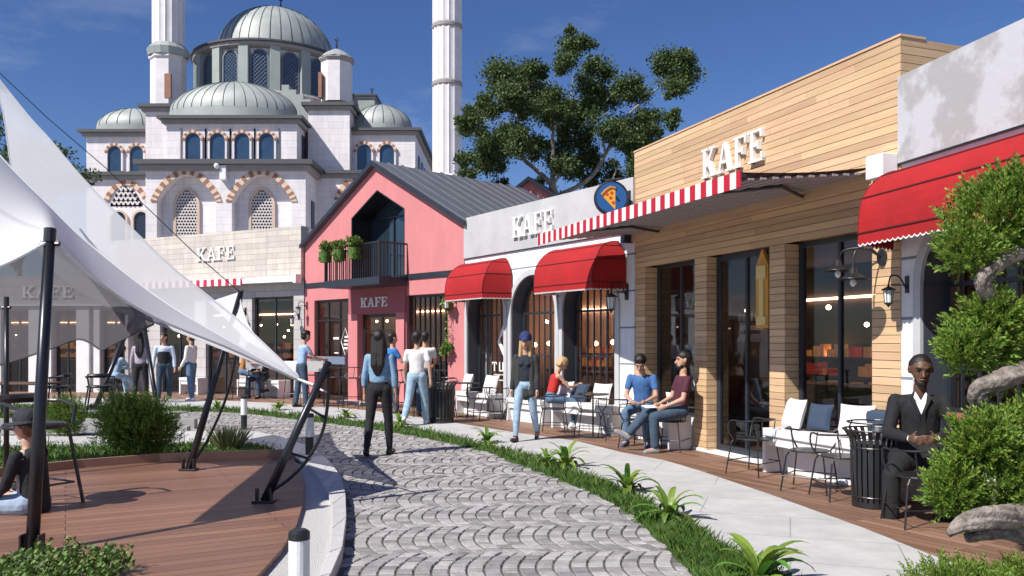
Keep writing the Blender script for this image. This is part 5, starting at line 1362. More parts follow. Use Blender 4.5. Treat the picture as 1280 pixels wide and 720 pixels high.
for _e in range(46):
    a_, b_ = R.sample(CL, 2)
    if math.hypot(a_[0] - b_[0], a_[1] - b_[1]) > 60: continue
    t_ = R.uniform(.35, .65); c = Q(a_[0] + (b_[0] - a_[0]) * t_, a_[1] + (b_[1] - a_[1]) * t_, YT) + Vector((0, R.uniform(-2, 2), 0)) - org
    clump_cloud(mb, c, R.uniform(.25, .5), 420, .10, R, .7, 9, .3, .4, .9)
mb.build('crown', LEAFD, tr)
mb = MB()
BR = [([(693, 340), (693, 250), (690, 232)], .20, .14), ([(690, 232), (668, 208), (654, 196), (650, 170), (645, 140), (640, 110)], .10, .03), ([(690, 232), (691, 200), (690, 165), (688, 140)], .10, .03),
      ([(690, 235), (702, 212), (705, 185)], .07, .02), ([(693, 245), (735, 225), (757, 192), (770, 165), (788, 140), (812, 118), (835, 100)], .09, .025), ([(757, 192), (752, 175), (745, 140)], .05, .02),
      ([(788, 140), (800, 160), (805, 175)], .04, .015), ([(654, 196), (632, 190), (610, 180), (592, 165)], .05, .015), ([(640, 140), (625, 125), (618, 100)], .035, .012), ([(690, 165), (712, 130), (717, 90)], .05, .015),
      ([(712, 130), (735, 110), (745, 90)], .03, .012), ([(645, 140), (660, 115), (662, 90)], .03, .012), ([(693, 300), (760, 235), (765, 225), (775, 200)], .05, .02), ([(745, 140), (762, 120), (768, 105)], .03, .01)]
for pts, r0, r1 in BR:
    P = smooth([Q(x, y, YT) + Vector((0, .3 * math.sin(x), 0)) - org for x, y in pts], 20)
    if pts[0][1] == 340: P = [Vector((P[0].x, P[0].y, 0))] + P
    mb.tube(P, r0, 7, r1=r1)
mb.build('trunk', BARK, tr)
# left tree behind sails, and a further one
def simple_tree(px, Y, ztop, cr, label, seed, n=14, leafs=420, size=.14):
    R = random.Random(seed); b = Vector(((px - 640) / F_ * Y, Y, -.08)); t = thing('broadleaf_tree', b, 0, label, 'tree', None)
    mb = MB(); tk = MB(); zc = ztop - cr
    for i in range(n):
        v = rv(R); c = Vector((v.x * cr, v.y * cr, zc + v.z * cr * .9)); clump_cloud(mb, c, cr * .34, leafs, size, R, .85, 8)
        tk.tube([(0, 0, zc * .55 + R.uniform(-.3, .6)), (c.x * .5, c.y * .5, c.z * .75), tuple(c)], .05, 5, r1=.012)
    mb.build('crown', LEAFD, t); tk.tube([(0, 0, 0), (.05, 0, zc * .6), (0, .05, zc)], .16, 8, r1=.07); tk.build('trunk', BARK, t)
simple_tree(22, 36, 11.4, 2.6, 'leafy tree glimpsed behind the grey sail at the far left', 21, 16, 500)
simple_tree(-25, 30, 10.0, 2.6, 'green tree at the left edge behind the sails', 22, 12, 420)
# juniper bonsai at right
def sprigs(mb, c, rad3, n, R, L=.10, nd=11, up=.7, shell=.65):
    c = Vector(c)
    for i in range(n):
        v = rv(R).normalized()
        if v.y > .35 and R.random() < .55: v.y = -v.y
        k = R.uniform(shell, 1.0) * (1 + .34 * noise.noise(v * 2.6 + c) + .16 * noise.noise(v * 6 + c))
        p = c + Vector((v.x * rad3[0], v.y * rad3[1], v.z * rad3[2])) * k
        d = (v * .75 + Vector((0, 0, up)) + rv(R) * .35).normalized(); l = L * R.uniform(.6, 1.25)
        a = d.orthogonal().normalized(); b = d.cross(a)
        for j in range(nd):
            t = j / nd; an = j * 2.4; o = (a * math.cos(an) + b * math.sin(an))
            leaf(mb, p + d * l * t, d * .85 + o * (.75 - .35 * t), l * .36 * (1 - .35 * t), .22, R, None)
R = random.Random(31)
YJ = 5.9
jt = thing('juniper_tree', Vector((4.15, 5.7, 0)), 0, 'twisted grey juniper with bright green pads at the right edge', 'tree')
org = Vector(jt.location)
mb = MB()
for (x, y, rx, ry_, n, Y) in [(1250, 275, 62, 42, 900, 5.6), (1215, 315, 36, 30, 380, 5.5), (1270, 240, 34, 22, 380, 5.5), (1330, 290, 60, 60, 500, 5.8),
                              (1234, 420, 46, 38, 850, 5.6), (1210, 436, 30, 24, 340, 5.5), (1268, 440, 34, 44, 380, 5.7), (1240, 395, 26, 24, 260, 5.5), (1330, 460, 50, 50, 300, 5.8),
                              (1248, 594, 56, 52, 1150, 5.3), (1192, 612, 26, 36, 400, 5.2), (1268, 555, 34, 40, 450, 5.3), (1228, 552, 34, 28, 420, 5.2), (1320, 590, 60, 60, 400, 5.4)]:
    c = Q(x, y, Y) - org; s = Y / F_
    sprigs(mb, c, (rx * s, rx * s * .8, ry_ * s), n, R, .11, 12)
mb.build('foliage', LEAFJ, jt)
def trunk(name, pts, rs, par, org, n=12, seed=0, m=None):
    R = random.Random(seed); P = smooth([Q(*p) - org for p in pts], 60); rr = []
    k = len(rs) - 1; vs = []; fs = []; up = None; N_ = 40
    for i, p in enumerate(P):
        t = i / 60 * k; a = min(int(t), k - 1); rr.append(rs[a] + (rs[a + 1] - rs[a]) * (t - a))
    for i, p in enumerate(P):
        d = (P[min(i + 1, 60)] - P[max(i - 1, 0)]).normalized()
        if up is None: up = Vector((0, 0, 1)) if abs(d.z) < .9 else Vector((1, 0, 0))
        a = d.cross(up).normalized(); b = a.cross(d); up = b
        for q in range(N_):
            t = 2 * PI * q / N_ ; tw = t + i * .06
            r_ = rr[i] * (1 + .11 * math.sin(3 * tw + 1) + .07 * math.sin(8 * tw + .8 * math.sin(i * .2)) + .05 * math.sin(15 * tw + 1.4 * math.sin(i * .31)) + .22 * noise.noise(p * 7) + .10 * noise.noise(p * 24))
            vs.append(p + (a * math.cos(t) + b * math.sin(t)) * r_)
    for i in range(60):
        for q in range(N_): fs.append((i * N_ + q, (i + 1) * N_ + q, (i + 1) * N_ + (q + 1) % N_, i * N_ + (q + 1) % N_))
    fs += [tuple(range(N_)), tuple(range(61 * N_ - 1, 60 * N_ - 1, -1))]
    MB().add(vs, fs).build(name, m or TRUNKM, par, smooth=True)
trunk('trunk', [(1420, 760, 5.7), (1400, 640, 5.75), (1395, 520, 5.8), (1380, 420, 5.8), (1360, 300, 5.8)], [.16, .14, .12, .10, .06], jt, org, seed=1)
trunk('limb', [(1400, 300, 5.8), (1330, 305, 5.6), (1280, 315, 5.45), (1248, 328, 5.4), (1228, 352, 5.4), (1240, 372, 5.45), (1262, 382, 5.5), (1300, 400, 5.6)], [.07, .065, .058, .052, .05, .045, .04, .03], jt, org, seed=2)
trunk('limb', [(1400, 450, 5.8), (1330, 455, 5.6), (1280, 466, 5.4), (1245, 478, 5.35), (1222, 488, 5.35), (1228, 506, 5.4), (1255, 518, 5.45), (1300, 535, 5.6)], [.08, .075, .065, .06, .058, .05, .045, .04], jt, org, seed=3)
trunk('limb', [(1420, 720, 5.7), (1340, 660, 5.3), (1290, 645, 5.1), (1245, 645, 5.0), (1205, 655, 4.95), (1185, 668, 4.95)], [.10, .088, .078, .066, .05, .018], jt, org, seed=4)
trunk('limb', [(1420, 740, 5.7), (1340, 690, 5.3), (1290, 668, 5.15), (1240, 664, 5.1), (1210, 672, 5.0)], [.07, .07, .06, .05, .03], jt, org, seed=5)
# low shrubs
def shrub(px, py_base, w_px, h_px, label, seed, m=LEAFB, Y=None, L=.07, n=1400, up=.7, z=0, grp=None, lobes=9):
    R = random.Random(seed); g = G(px, py_base, z) if Y is None else Vector(((px - 640) / F_ * Y, Y, z)); s = g.y / F_
    t = thing('shrub', g, 0, label, 'shrub', grp); mb = MB(); W = w_px / 2 * s; Hh = h_px * s
    for i in range(lobes):
        a = 2 * PI * i / lobes; q = R.uniform(.25, .6); c = Vector((math.cos(a) * W * q, math.sin(a) * W * q * .8, Hh * R.uniform(.30, .58)))
        sprigs(mb, c, (W * .52, W * .48, Hh * .40), n // lobes, R, L, 10, up, .5)
    sprigs(mb, Vector((0, 0, Hh * .5)), (W * .75, W * .7, Hh * .42), n // 3, R, L, 10, up, .6)
    mb.build('foliage', m, t); st = MB()
    for i in range(7): a = 2 * PI * i / 7; st.tube([(0, 0, 0), (math.cos(a) * W * .3, math.sin(a) * W * .3, Hh * .6)], .012, 5)
    st.build('stem', BARK, t); return t
shrub(173, 575, 108, 86, 'rounded green yew shrub on the lawn behind the timber deck', 41, z=.05, n=3400, L=.10)
shrub(82, 548, 50, 55, 'smaller dark green shrub left of the rounded one, behind the near mast', 42, z=.05, n=1500, L=.09)
shrub(1200, 735, 150, 82, 'bright low shrub at the bottom right corner', 43, LEAFJ, Y=4.7, L=.07, n=1700, z=.02)
shrub(1290, 735, 90, 80, 'low green shrub below the juniper limb, at the very right', 44, LEAFJ, Y=4.9, L=.07, n=900, z=.02)
# glossy broad leafed shrub bottom left
R = random.Random(51); g = Vector(((60 - 640) / F_ * 5.3, 5.3, .09)); t = thing('shrub', g, 0, 'glossy broad leafed shrub in the bottom left corner', 'shrub'); mb = MB()
s = 5.3 / F_
for i in range(230):
    x = R.uniform(-80, 85) * s; y = R.uniform(-.35, .35); h = (R.uniform(.10, .25) - abs(x) * .16) ; h = max(.05, h)
    n_ = 12
    for j in range(n_):
        an = j * 2.4 + i; z = h * (.25 + .75 * j / n_); p = Vector((x + .02 * math.sin(j + i), y + .02 * math.cos(j * 2 + i), z))
        leaf(mb, p, Vector((math.cos(an), math.sin(an), .8)), .046, .24, R, Vector((math.sin(an), -math.cos(an), .0)) + Vector((0, 0, 1)))
mb.build('foliage', LEAFG, t)
for i in range(14): mb = MB(); x = R.uniform(-75, 75) * s; mb.tube([(x, 0, 0), (x + .03, 0, .14)], .005, 4); mb.build('stem', BARK, t)
# ornamental grass tuft
R = random.Random(52); g = G(286, 562, .05); t = thing('ornamental_grass', g, 0, 'pale upright ornamental grass tuft beside the middle mast', 'plant'); mb = MB()
for i in range(420):
    a = R.uniform(0, 2 * PI); q = R.random() ** .6; h = R.uniform(.22, .42); b0 = Vector((math.cos(a) * q * .14, math.sin(a) * q * .12, 0)); l = Vector((math.cos(a) * q * .22, math.sin(a) * q * .2, h))
    wv = Vector((math.sin(a), -math.cos(a), 0)) * .005
    mb.add([b0 - wv, b0 + wv, b0 + l * .6 + wv, b0 + l + Vector((0, 0, -.03 * q)), b0 + l * .6 - wv], [(0, 1, 2, 3, 4)])
mb.build('blades', DRYG, t)
# strap leaved plants in the strip
def strap_mesh(seed, sz):
    R = random.Random(seed); mb = MB()
    for i in range(20):
        a = i * 2.4 + R.uniform(-.3, .3); L_ = sz * R.uniform(.65, 1.1); el = R.uniform(.5, 1.35) if i > 6 else R.uniform(1.1, 1.5); w = sz * R.uniform(.06, .10)
        pts = []; n = 8; x = 0; z = 0.02; e = el
        for j in range(n + 1):
            pts.append((x, z)); x += L_ / n * math.cos(e); z += L_ / n * math.sin(e); e -= (2.0 - el * .75) / n * (1 + j * .22)
        ca, sa = math.cos(a), math.sin(a); vs = []
        for j, (x, z) in enumerate(pts):
            ww = w * (math.sin(PI * min(1, (j + .7) / (n + .7))) ** .7) + .001
            z = max(z, .015)
            vs += [(x * ca - ww * sa, x * sa + ww * ca, z + ww * .25), (x * ca, x * sa, z), (x * ca + ww * sa, x * sa - ww * ca, z + ww * .25)]
        mb.add(vs, [f for j in range(n) for f in ((j * 3, j * 3 + 1, j * 3 + 4, j * 3 + 3), (j * 3 + 1, j * 3 + 2, j * 3 + 5, j * 3 + 4))])
    return mb
PL = [(947, 735, 0.494, 'strap leaved plant at the bottom edge between cobbles and pavement'), (836, 652, 0.442, 'strap leaved plant in the grass strip, second from the camera'),
      (784, 618, 0.442, 'strap leaved plant in the grass strip, third from the camera'), (707, 586, 0.468, 'wide strap leaved plant in the grass strip, fourth from the camera'), (684, 582, 0.286, 'small strap leaved plant touching the wide one'),
      (609, 556, 0.390, 'strap leaved plant in the grass strip near the walking woman in the cap'), (500, 533, 0.364, 'strap leaved plant right of the walking woman in denim'), (433, 524, 0.364, 'strap leaved plant left of the walking woman in denim'),
      (348, 514, 0.364, 'far strap leaved plant near the seated bald man'), (272, 512, 0.325, 'far strap leaved plant next to the middle mast')]
for i, (px, py, sz, lb) in enumerate(PL):
    o = thing('strap_leaf_plant', G(px, py, 0) + Vector((0, 0, -.005)), 0, lb, 'plant', 'strap leaved plants in the grass strip'); strap_mesh(60 + i, sz).build('leaves', LEAFS, o)
# balcony planters
for i, (u, lb) in enumerate(((2.55, 'green plant basket at the left end of the pink house balcony'), (3.2, 'green plant basket in the middle of the balcony rail'), (3.85, 'bushiest plant basket at the right of the balcony rail'))):
    t = thing('planter_basket', FP.P(u, -.95, 3.62), FP.rz, lb, 'planter', 'balcony plant baskets'); R = random.Random(70 + i)
    mb = MB(); mb.lathe([(.001, 0), (.13, 0), (.17, .26), (.15, .26), (.001, .2)], (0, 0, 0), 16); mb.build('basket', mat('mossy_basket', (.09, .16, .03), .9, .4, 20), t)
    mb = MB(); clump_cloud(mb, (0, 0, .40), .22, 700, .06, R, .6, 8, .3); clump_cloud(mb, (0, 0, .12), .19, 500, .05, R, .8, 8, .3); mb.build('foliage', LEAFB, t)
# trailing plant near the pink wall lamp
t = thing('hanging_plant', FP.P(6.35, -.12, 2.45), FP.rz, 'trailing green plant hanging on the pink wall by the red awning', 'plant'); R = random.Random(80); mb = MB()
clump_cloud(mb, (0, -.02, .0), .16, 420, .07, R, 1.0, 6, .3); clump_cloud(mb, (0, -.02, -1.0), .15, 380, .07, R, 1.0, 6, .3)
for i in range(120): leaf(mb, Vector((R.gauss(0, .03), -.03 + R.gauss(0, .02), -R.uniform(.1, .95))), rv(R) + Vector((0, 0, -.7)), .05, .3, R)
mb.build('foliage', LEAFS, t)
# low timber planter behind the juniper
pm = mat('red_brown_planter_boards', (.33, .12, .07), .6, .2, 6)
r = thing('timber_screen', FR.P(1.05, -.30, 0), FR.rz, 'red brown timber screen behind the juniper at the right', 'fence')
mb = MB()
for i in range(11): mb.box(.11 * i, .11 * i + .10, -.02, .01, .55, .98)
mb.build('boards', pm, r); MB().box(0, 1.22, .012, .04, .5, 1.02).build('frame', DARKM, r)

# ================================================================== PEOPLE
def capsule(mb, p0, p1, r0, r1, lat=None, sl=1.0, n=14):
    """tapered capsule; lat = lateral axis stretched by sl"""
    p0, p1 = Vector(p0), Vector(p1); d = p1 - p0; l = d.length
    if l < 1e-5: d = Vector((0, 0, 1)); l = 1e-5; p1 = p0 + d * l
    d.normalize(); a = Vector(lat) if lat is not None else d.orthogonal(); a = (a - d * a.dot(d))
    if a.length < 1e-3: a = d.orthogonal()
    a.normalize(); b = d.cross(a); vs = []; rings = []
    for i in range(4): t = -PI / 2 + PI / 2 * (i + .35) / 4; rings.append((p0 + d * math.sin(t) * r0, r0 * math.cos(t)))
    for i in range(5): t = i / 4; rings.append((p0.lerp(p1, t), r0 + (r1 - r0) * t))
    for i in range(4): t = PI / 2 * (i + .65) / 4; rings.append((p1 + d * math.sin(t) * r1, r1 * math.cos(t)))
    for c, r in rings:
        for k in range(n):
            t = 2 * PI * k / n; vs.append(c + (a * math.cos(t) * sl + b * math.sin(t)) * r)
    fs = [tuple(range(n - 1, -1, -1))]
    for i in range(len(rings) - 1):
        for k in range(n): fs.append((i * n + k, i * n + (k + 1) % n, (i + 1) * n + (k + 1) % n, (i + 1) * n + k))
    m = len(rings); fs.append(tuple((m - 1) * n + k for k in range(n)))
    mb.add(vs, fs)
def remesh(mb, name, m, parent, vox, sm=2, fac=.5):
    o = bpy.data.objects.new('tmp_form', mb.mesh('tmp', m)); COL.objects.link(o)
    r = o.modifiers.new('r', 'REMESH'); r.mode = 'VOXEL'; r.voxel_size = vox; r.use_smooth_shade = True
    if sm: s = o.modifiers.new('s', 'SMOOTH'); s.iterations = sm; s.factor = fac
    dg = bpy.context.evaluated_depsgraph_get(); me = bpy.data.meshes.new_from_object(o.evaluated_get(dg))
    bpy.data.objects.remove(o); me.name = name
    if not me.materials: me.materials.append(m)
    x = bpy.data.objects.new(name, me); COL.objects.link(x); x.parent = parent; return x
SKINL = mat('light_skin', (.52, .30, .21), .55, .06, 8); SKINM = mat('tan_skin', (.40, .22, .14), .55, .06, 8); SKIND = mat('dark_brown_skin', (.115, .055, .033), .5, .1, 8)
HAIRB = mat('dark_hair', (.012, .009, .008), .5, .3, 30, .3, 60, stretch=(3, 3, .5)); HAIRY = mat('blonde_hair', (.50, .34, .16), .5, .25, 30, .3, 60, stretch=(3, 3, .5))
def cloth(name, c, var=.1, vs=7): return mat(name, c, .85, var, vs, .8, 11)
EYE = mat('dark_eye', (.01, .008, .008), .2); LIP = mat('lip', (.30, .10, .08), .5)
SHOEB = mat('black_leather_shoe', (.012, .012, .012), .35); SHOEW = mat('white_trainer', (.65, .65, .64), .6); SHOEBR = mat('brown_leather_shoe', (.12, .055, .03), .4)
def dirv(side, pitch, out): 
    a, b = rad(pitch), rad(out); return Vector((side * math.sin(b), math.sin(a) * math.cos(b), -math.cos(a) * math.cos(b)))
def person(loc, face, label, group=None, Ht=1.75, sex='m', skin=None, hair=('short', None), top=('tee', None), bottom=None, shoes=None,
           th=((5, 4), (-5, 4)), kn=(3, 3), ua=((2, 9), (2, 9)), el=((10, 2), (10, 2)), lean=0, head=(0, 0), vox=.011, seat=None, hat=None, extra=None, curl=25, beard=False, coat=None):
    """local frame: +Y forward, +X the person's right. tuples are (right, left): (pitch forward, outward)"""
    skin = skin or SKINL; shoes = shoes or SHOEB; k = Ht / 1.75; fem = sex == 'f'
    r = thing('person', loc, rad(face), label, 'person', group)
    hw = .088 * k; sw = (.160 if fem else .183) * k; Lt, Ls, La, Lf, Tor = .44 * k, .42 * k, .285 * k, .25 * k, .50 * k
    pel = Vector((0, 0, 0)); up = Vector((0, math.sin(rad(lean)), math.cos(rad(lean)))); X = Vector((1, 0, 0)); fwd = X.cross(up) * -1
    if fwd.y < 0: fwd = -fwd
    J = {}
    for i, s in enumerate((1, -1)):
        hip = pel + Vector((s * hw, 0, -.01)); t = dirv(s, th[i][0], th[i][1]); knee = hip + t * Lt
        sh = dirv(s, th[i][0] - kn[i], th[i][1] * .3 if seat is None else 1); ank = knee + sh * Ls
        J[i] = [hip, knee, ank]
        so_ = pel + up * (Tor * .875) + X * s * sw; u = dirv(s, ua[i][0] + lean * .6, ua[i][1]); elb = so_ + u * La
        f = dirv(s, ua[i][0] + lean * .6 + el[i][0], el[i][1]); wr = elb + f * Lf; J[i] += [so_, elb, wr, f]
    low = min(J[i][2].z for i in (0, 1)) - .085 * k
    dz = -low if seat is None else seat + .095 * k
    off = Vector((0, 0, dz))
    for i in (0, 1): J[i] = [p + off if q < 6 else p for q, p in enumerate(J[i])]
    pel = pel + off
    neck = pel + up * Tor * 1.0; hk = 1.10; hd = Vector((math.sin(rad(head[1])), 1, 0)).normalized()
    ph = rad(lean * .5 + head[0]); hup = Vector((0, math.sin(ph), math.cos(ph)))
    yaw = rad(-head[1]); RY = Matrix.Rotation(yaw, 3, 'Z'); hup2 = (RY @ Vector((0, math.sin(ph), math.cos(ph)))); hf = (RY @ Vector((0, math.cos(ph), -math.sin(ph)))); hx = hf.cross(hup2)
    kh = k * hk; hc = neck + up * .075 * k + hup2 * .115 * kh + hf * .012 * k
    # ---- body, one continuous surface
    b = MB()
    capsule(b, pel, pel + up * .04, .105 * k, .10 * k, X, 1.40 if fem else 1.28)
    capsule(b, pel + up * .12 * k, pel + up * .22 * k, .083 * k, .09 * k, X, 1.25 if fem else 1.4)
    capsule(b, pel + up * .28 * k, pel + up * .38 * k, .098 * k, .095 * k, X, 1.32 if fem else 1.48)
    capsule(b, pel + up * .425 * k - X * sw * .7, pel + up * .425 * k + X * sw * .7, .055 * k, .055 * k)
    for s in (1, -1): capsule(b, neck - up * .03 * k, pel + up * .435 * k + X * s * sw * .75, .045 * k, .042 * k)
    capsule(b, neck - up * .06 * k, neck + up * .07 * k + hf * .01, .055 * k, .050 * k)
    capsule(b, hc + hup2 * .02 * kh - hf * .012, hc + hup2 * .022 * kh, .088 * kh, .085 * kh, hx, .92)
    capsule(b, hc - hup2 * .035 * kh + hf * .028 * kh, hc - hup2 * .072 * kh + hf * .042 * kh, .062 * kh, .042 * kh, hx, 1.0)
    capsule(b, hc + hf * .086 * kh, hc - hup2 * .030 * kh + hf * .105 * kh, .010 * kh, .015 * kh)     # nose
    capsule(b, hc - hup2 * .058 * kh + hf * .083 * kh - hx * .016 * kh, hc - hup2 * .058 * kh + hf * .083 * kh + hx * .016 * kh, .010 * kh, .010 * kh)
    capsule(b, hc + hup2 * .026 * kh + hf * .076 * kh - hx * .028 * kh, hc + hup2 * .026 * kh + hf * .076 * kh + hx * .028 * kh, .013 * kh, .013 * kh)
    for s in (1, -1): capsule(b, hc + hx * s * .079 * kh - hup2 * .015 * kh, hc + hx * s * .082 * kh + hup2 * .014 * kh, .010 * kh, .013 * kh)
    for i, s in enumerate((1, -1)):
        hip, knee, ank, so_, elb, wr, f = J[i]
        capsule(b, hip, knee, .082 * k, .054 * k); capsule(b, knee, knee.lerp(ank, .35), .052 * k, .054 * k); capsule(b, knee.lerp(ank, .35), ank, .054 * k, .034 * k)
        capsule(b, so_, elb, .047 * k if not fem else .039 * k, .036 * k if not fem else .031 * k); capsule(b, elb, wr, .037 * k if not fem else .031 * k, .024 * k)
        sd = (knee - hip).cross(ank - knee); toe = Vector((0, 1, 0)) if abs(th[i][0]) < 60 or seat is None else Vector((0, 1, 0))
        sh = (ank - knee).normalized(); toe = (Vector((s * .12, 1, 0)) - sh * Vector((s * .12, 1, 0)).dot(sh) * .75).normalized()
        J[i].append(toe)
        capsule(b, ank - Vector((0, 0, .03 * k)) - toe * .03, ank + sh * .045 * k + toe * .13 * k, .035 * k, .028 * k)
        # hand: palm + thumb + four fingers
        f = f.normalized(); inw = Vector((-s, .25, 0)); inw = (inw - f * inw.dot(f)).normalized(); lat = f.cross(inw).normalized()
        if lat.dot(Vector((0, 1, 0))) < 0: lat = -lat      # thumb side faces forward / up
        capsule(b, wr + f * .02 * k, wr + f * .075 * k, .024 * k, .027 * k, lat, 1.45)
        fr = max(.0085 * k, vox * .85)
        for q, (o_, ln) in enumerate(((.030, .070), (.010, .078), (-.011, .072), (-.031, .056))):
            c1 = wr + f * .088 * k + lat * o_ * k; cu = rad(curl); d1 = (f * math.cos(cu) + inw * math.sin(cu)); d2 = (f * math.cos(cu * 2.4) + inw * math.sin(cu * 2.4))
            capsule(b, c1, c1 + d1 * ln * .5 * k, fr, fr * .95, n=8); capsule(b, c1 + d1 * ln * .5 * k, c1 + (d1 * .5 + d2 * .5) * ln * k, fr * .95, fr * .8, n=8)
        tb_ = wr + f * .035 * k + lat * .030 * k; capsule(b, tb_, tb_ + (f * .55 + lat * .6 + inw * .3) * .055 * k, fr * 1.25, fr, n=8)
    remesh(b, 'body', skin, r, vox, 3)
    # ---- face
    for s in (1, -1):
        e = MB(); e.ball(tuple(hc + hx * s * .032 * kh + hf * .081 * kh + hup2 * .005 * kh), .0068 * kh, 8, (1.3, .8, .7)); e.build('eye', EYE, r, smooth=True)
        e = MB(); e.tube([hc + hx * s * .015 * kh + hf * .094 * kh + hup2 * .028 * kh, hc + hx * s * .034 * kh + hf * .092 * kh + hup2 * .033 * kh, hc + hx * s * .052 * kh + hf * .078 * kh + hup2 * .026 * kh], .0045 * kh, 5); e.build('eyebrow', HAIRB, r)
    e = MB(); e.tube([hc - hup2 * .056 * kh + hf * .086 * kh - hx * .022 * kh, hc - hup2 * .054 * kh + hf * .096 * kh, hc - hup2 * .056 * kh + hf * .086 * kh + hx * .022 * kh], .006 * kh, 5); e.build('lips', LIP, r)
    # ---- legs
    if bottom:
        kind, mm = bottom; q = MB(); infl = {'slim': .008, 'straight': .016, 'shorts': .02}[kind] * k
        capsule(q, pel - up * .005, pel + up * .075 * k, .103 * k + infl * .6, .092 * k + infl * .5, X, 1.42 if fem else 1.32)
        for i in (0, 1):
            hip, knee, ank = J[i][:3]
            if kind == 'shorts': capsule(q, hip, hip.lerp(knee, .55), .088 * k + infl, .074 * k + infl)
            else:
                capsule(q, hip, knee, .084 * k + infl, .056 * k + infl)
                capsule(q, knee, knee.lerp(ank, .35), .055 * k + infl, .054 * k + infl); capsule(q, knee.lerp(ank, .35), knee.lerp(ank, .93), .054 * k + infl, (.036 if kind == 'slim' else .045) * k + infl)
        remesh(q, 'trousers' if kind != 'shorts' else 'shorts', mm, r, vox, 2)
    # ---- top
    kind, mm = top; q = MB(); t = (.011 if kind in ('tee', 'tank') else .016) * k
    lo = pel + up * (.02 if kind in ('tee', 'shirt', 'coat', 'jacket') else .08) * k
    capsule(q, lo + up * .05 * k, pel + up * .2 * k, (.098 if not fem else .09) * k + t, .092 * k + t, X, 1.34)
    capsule(q, pel + up * .2 * k, pel + up * .38 * k, .090 * k + t, .098 * k + t, X, 1.32 if fem else 1.46)
    if kind != 'tank':
        capsule(q, pel + up * .42 * k - X * sw * .7, pel + up * .42 * k + X * sw * .7, .055 * k + t, .055 * k + t)
        for s in (1, -1): capsule(q, neck - up * .045 * k, pel + up * .43 * k + X * s * sw * .78, .044 * k + t * .6, .040 * k + t)
    else:
        for s in (1, -1): capsule(q, pel + up * .36 * k + X * s * .07 * k, pel + up * .50 * k + X * s * .075 * k, .05 * k, .018 * k)
    if fem:
        for s in (1, -1): capsule(q, pel + up * .33 * k + X * s * .06 * k + fwd * .07 * k, pel + up * .33 * k + X * s * .06 * k + fwd * .085 * k, .052 * k, .045 * k)
    if kind in ('coat', 'jacket'):
        for i in (0, 1):
            hip, knee = J[i][:2]; capsule(q, pel + up * .1 * k, hip.lerp(knee, .28 if kind == 'jacket' else .35), .105 * k + t, .098 * k + t, X, 1.1)
    for i in (0, 1):
        so_, elb, wr = J[i][3:6]; ar = (.046 if not fem else .039) * k; er = (.037 if not fem else .032) * k
        if kind == 'tee': capsule(q, so_, so_.lerp(elb, .55), ar + t, ar + t * .9)
        elif kind != 'tank': capsule(q, so_, elb, ar + t, er + t); capsule(q, elb, elb.lerp(wr, .9 if kind != 'half' else .45), er + t, .027 * k + t)
    remesh(q, 'top', mm, r, vox, 9)
    if coat:
        q = MB(); capsule(q, pel + up * .10 * k + fwd * .045 * k, pel + up * .40 * k + fwd * .06 * k, .085 * k, .075 * k, X, 1.0); remesh(q, 'inner_shirt', coat, r, vox, 1)
        q = MB(); q.add([tuple(v) for v in (neck - up * .16 * k + fwd * .155 * k, neck - up * .0 * k + fwd * .075 * k - X * .06 * k, neck + up * .01 * k + fwd * .055 * k + X * .0, neck - up * .0 * k + fwd * .075 * k + X * .06 * k)], [(0, 1, 2, 3)])
    # ---- shoes
    for i in (0, 1):
        q = MB(); ank = J[i][2]; toe = J[i][7]; sh = (J[i][2] - J[i][1]).normalized()
        a0 = ank + sh * .05 * k - toe * .04 * k; capsule(q, a0, ank + sh * .058 * k + toe * .15 * k, .042 * k, .034 * k, X, 1.05); capsule(q, ank, a0, .042 * k, .042 * k)
        remesh(q, 'shoe', shoes, r, vox, 1)
    # ---- hair
    kind, hm = hair; hm = hm or HAIRB; q = MB()
    if kind == 'cropped': capsule(q, hc + hup2 * .028 * kh - hf * .022 * kh, hc + hup2 * .036 * kh - hf * .012 * kh,   .0905 * kh, .087 * kh, hx, .93); remesh(q, 'hair', hm, r, .008, 1)
    elif kind != 'bald':
        capsule(q, hc + hup2 * .034 * kh - hf * .030 * kh, hc + hup2 * .046 * kh - hf * .004 * kh, .090 * kh, .086 * kh, hx, .98)
        if kind == 'short': capsule(q, hc - hf * .045 * kh - hup2 * .03 * kh, hc - hf * .03 * kh, .062 * kh, .075 * kh, hx, 1.1); capsule(q, hc + hup2 * .088 * kh + hf * .035 * kh - hx * .028 * kh, hc + hup2 * .092 * kh + hf * .042 * kh + hx * .028 * kh, .026 * kh, .026 * kh)
        if kind in ('long', 'mid'):
            n_ = 3 if kind == 'mid' else 6; Lh = .12 if kind == 'mid' else .30
            back = -fwd
            for xx in (-.055, -.02, .02, .055):
                p0 = hc - hf * .055 * k + hx * xx * k; p1 = neck + back * .085 * k + X * xx * 1.1 * k - up * (.02) * k; p2 = p1 - up * Lh * k + back * .018 * k
                capsule(q, p0, p1, .055 * k, .045 * k)
                if kind == 'long':
                    w_ = X * .012 * k * math.sin(xx * 60); pm_ = p1.lerp(p2, .5) + w_ + back * .012; p2 = p2 - X * xx * .55 * k - up * abs(xx) * -.5 * k
                    capsule(q, p1, pm_, .043 * k, .042 * k); capsule(q, pm_, p2, .042 * k, .016 * k)
            for s in (1, -1):
                p0 = hc + hx * s * .072 * k - hf * .01 * k; p1 = neck + X * s * .085 * k + fwd * .03 * k - up * .02 * k; capsule(q, p0, p1, .034 * k, .03 * k)
                if kind == 'long': capsule(q, p1, p1 - up * .14 * k + fwd * .03 * k, .03 * k, .018 * k)
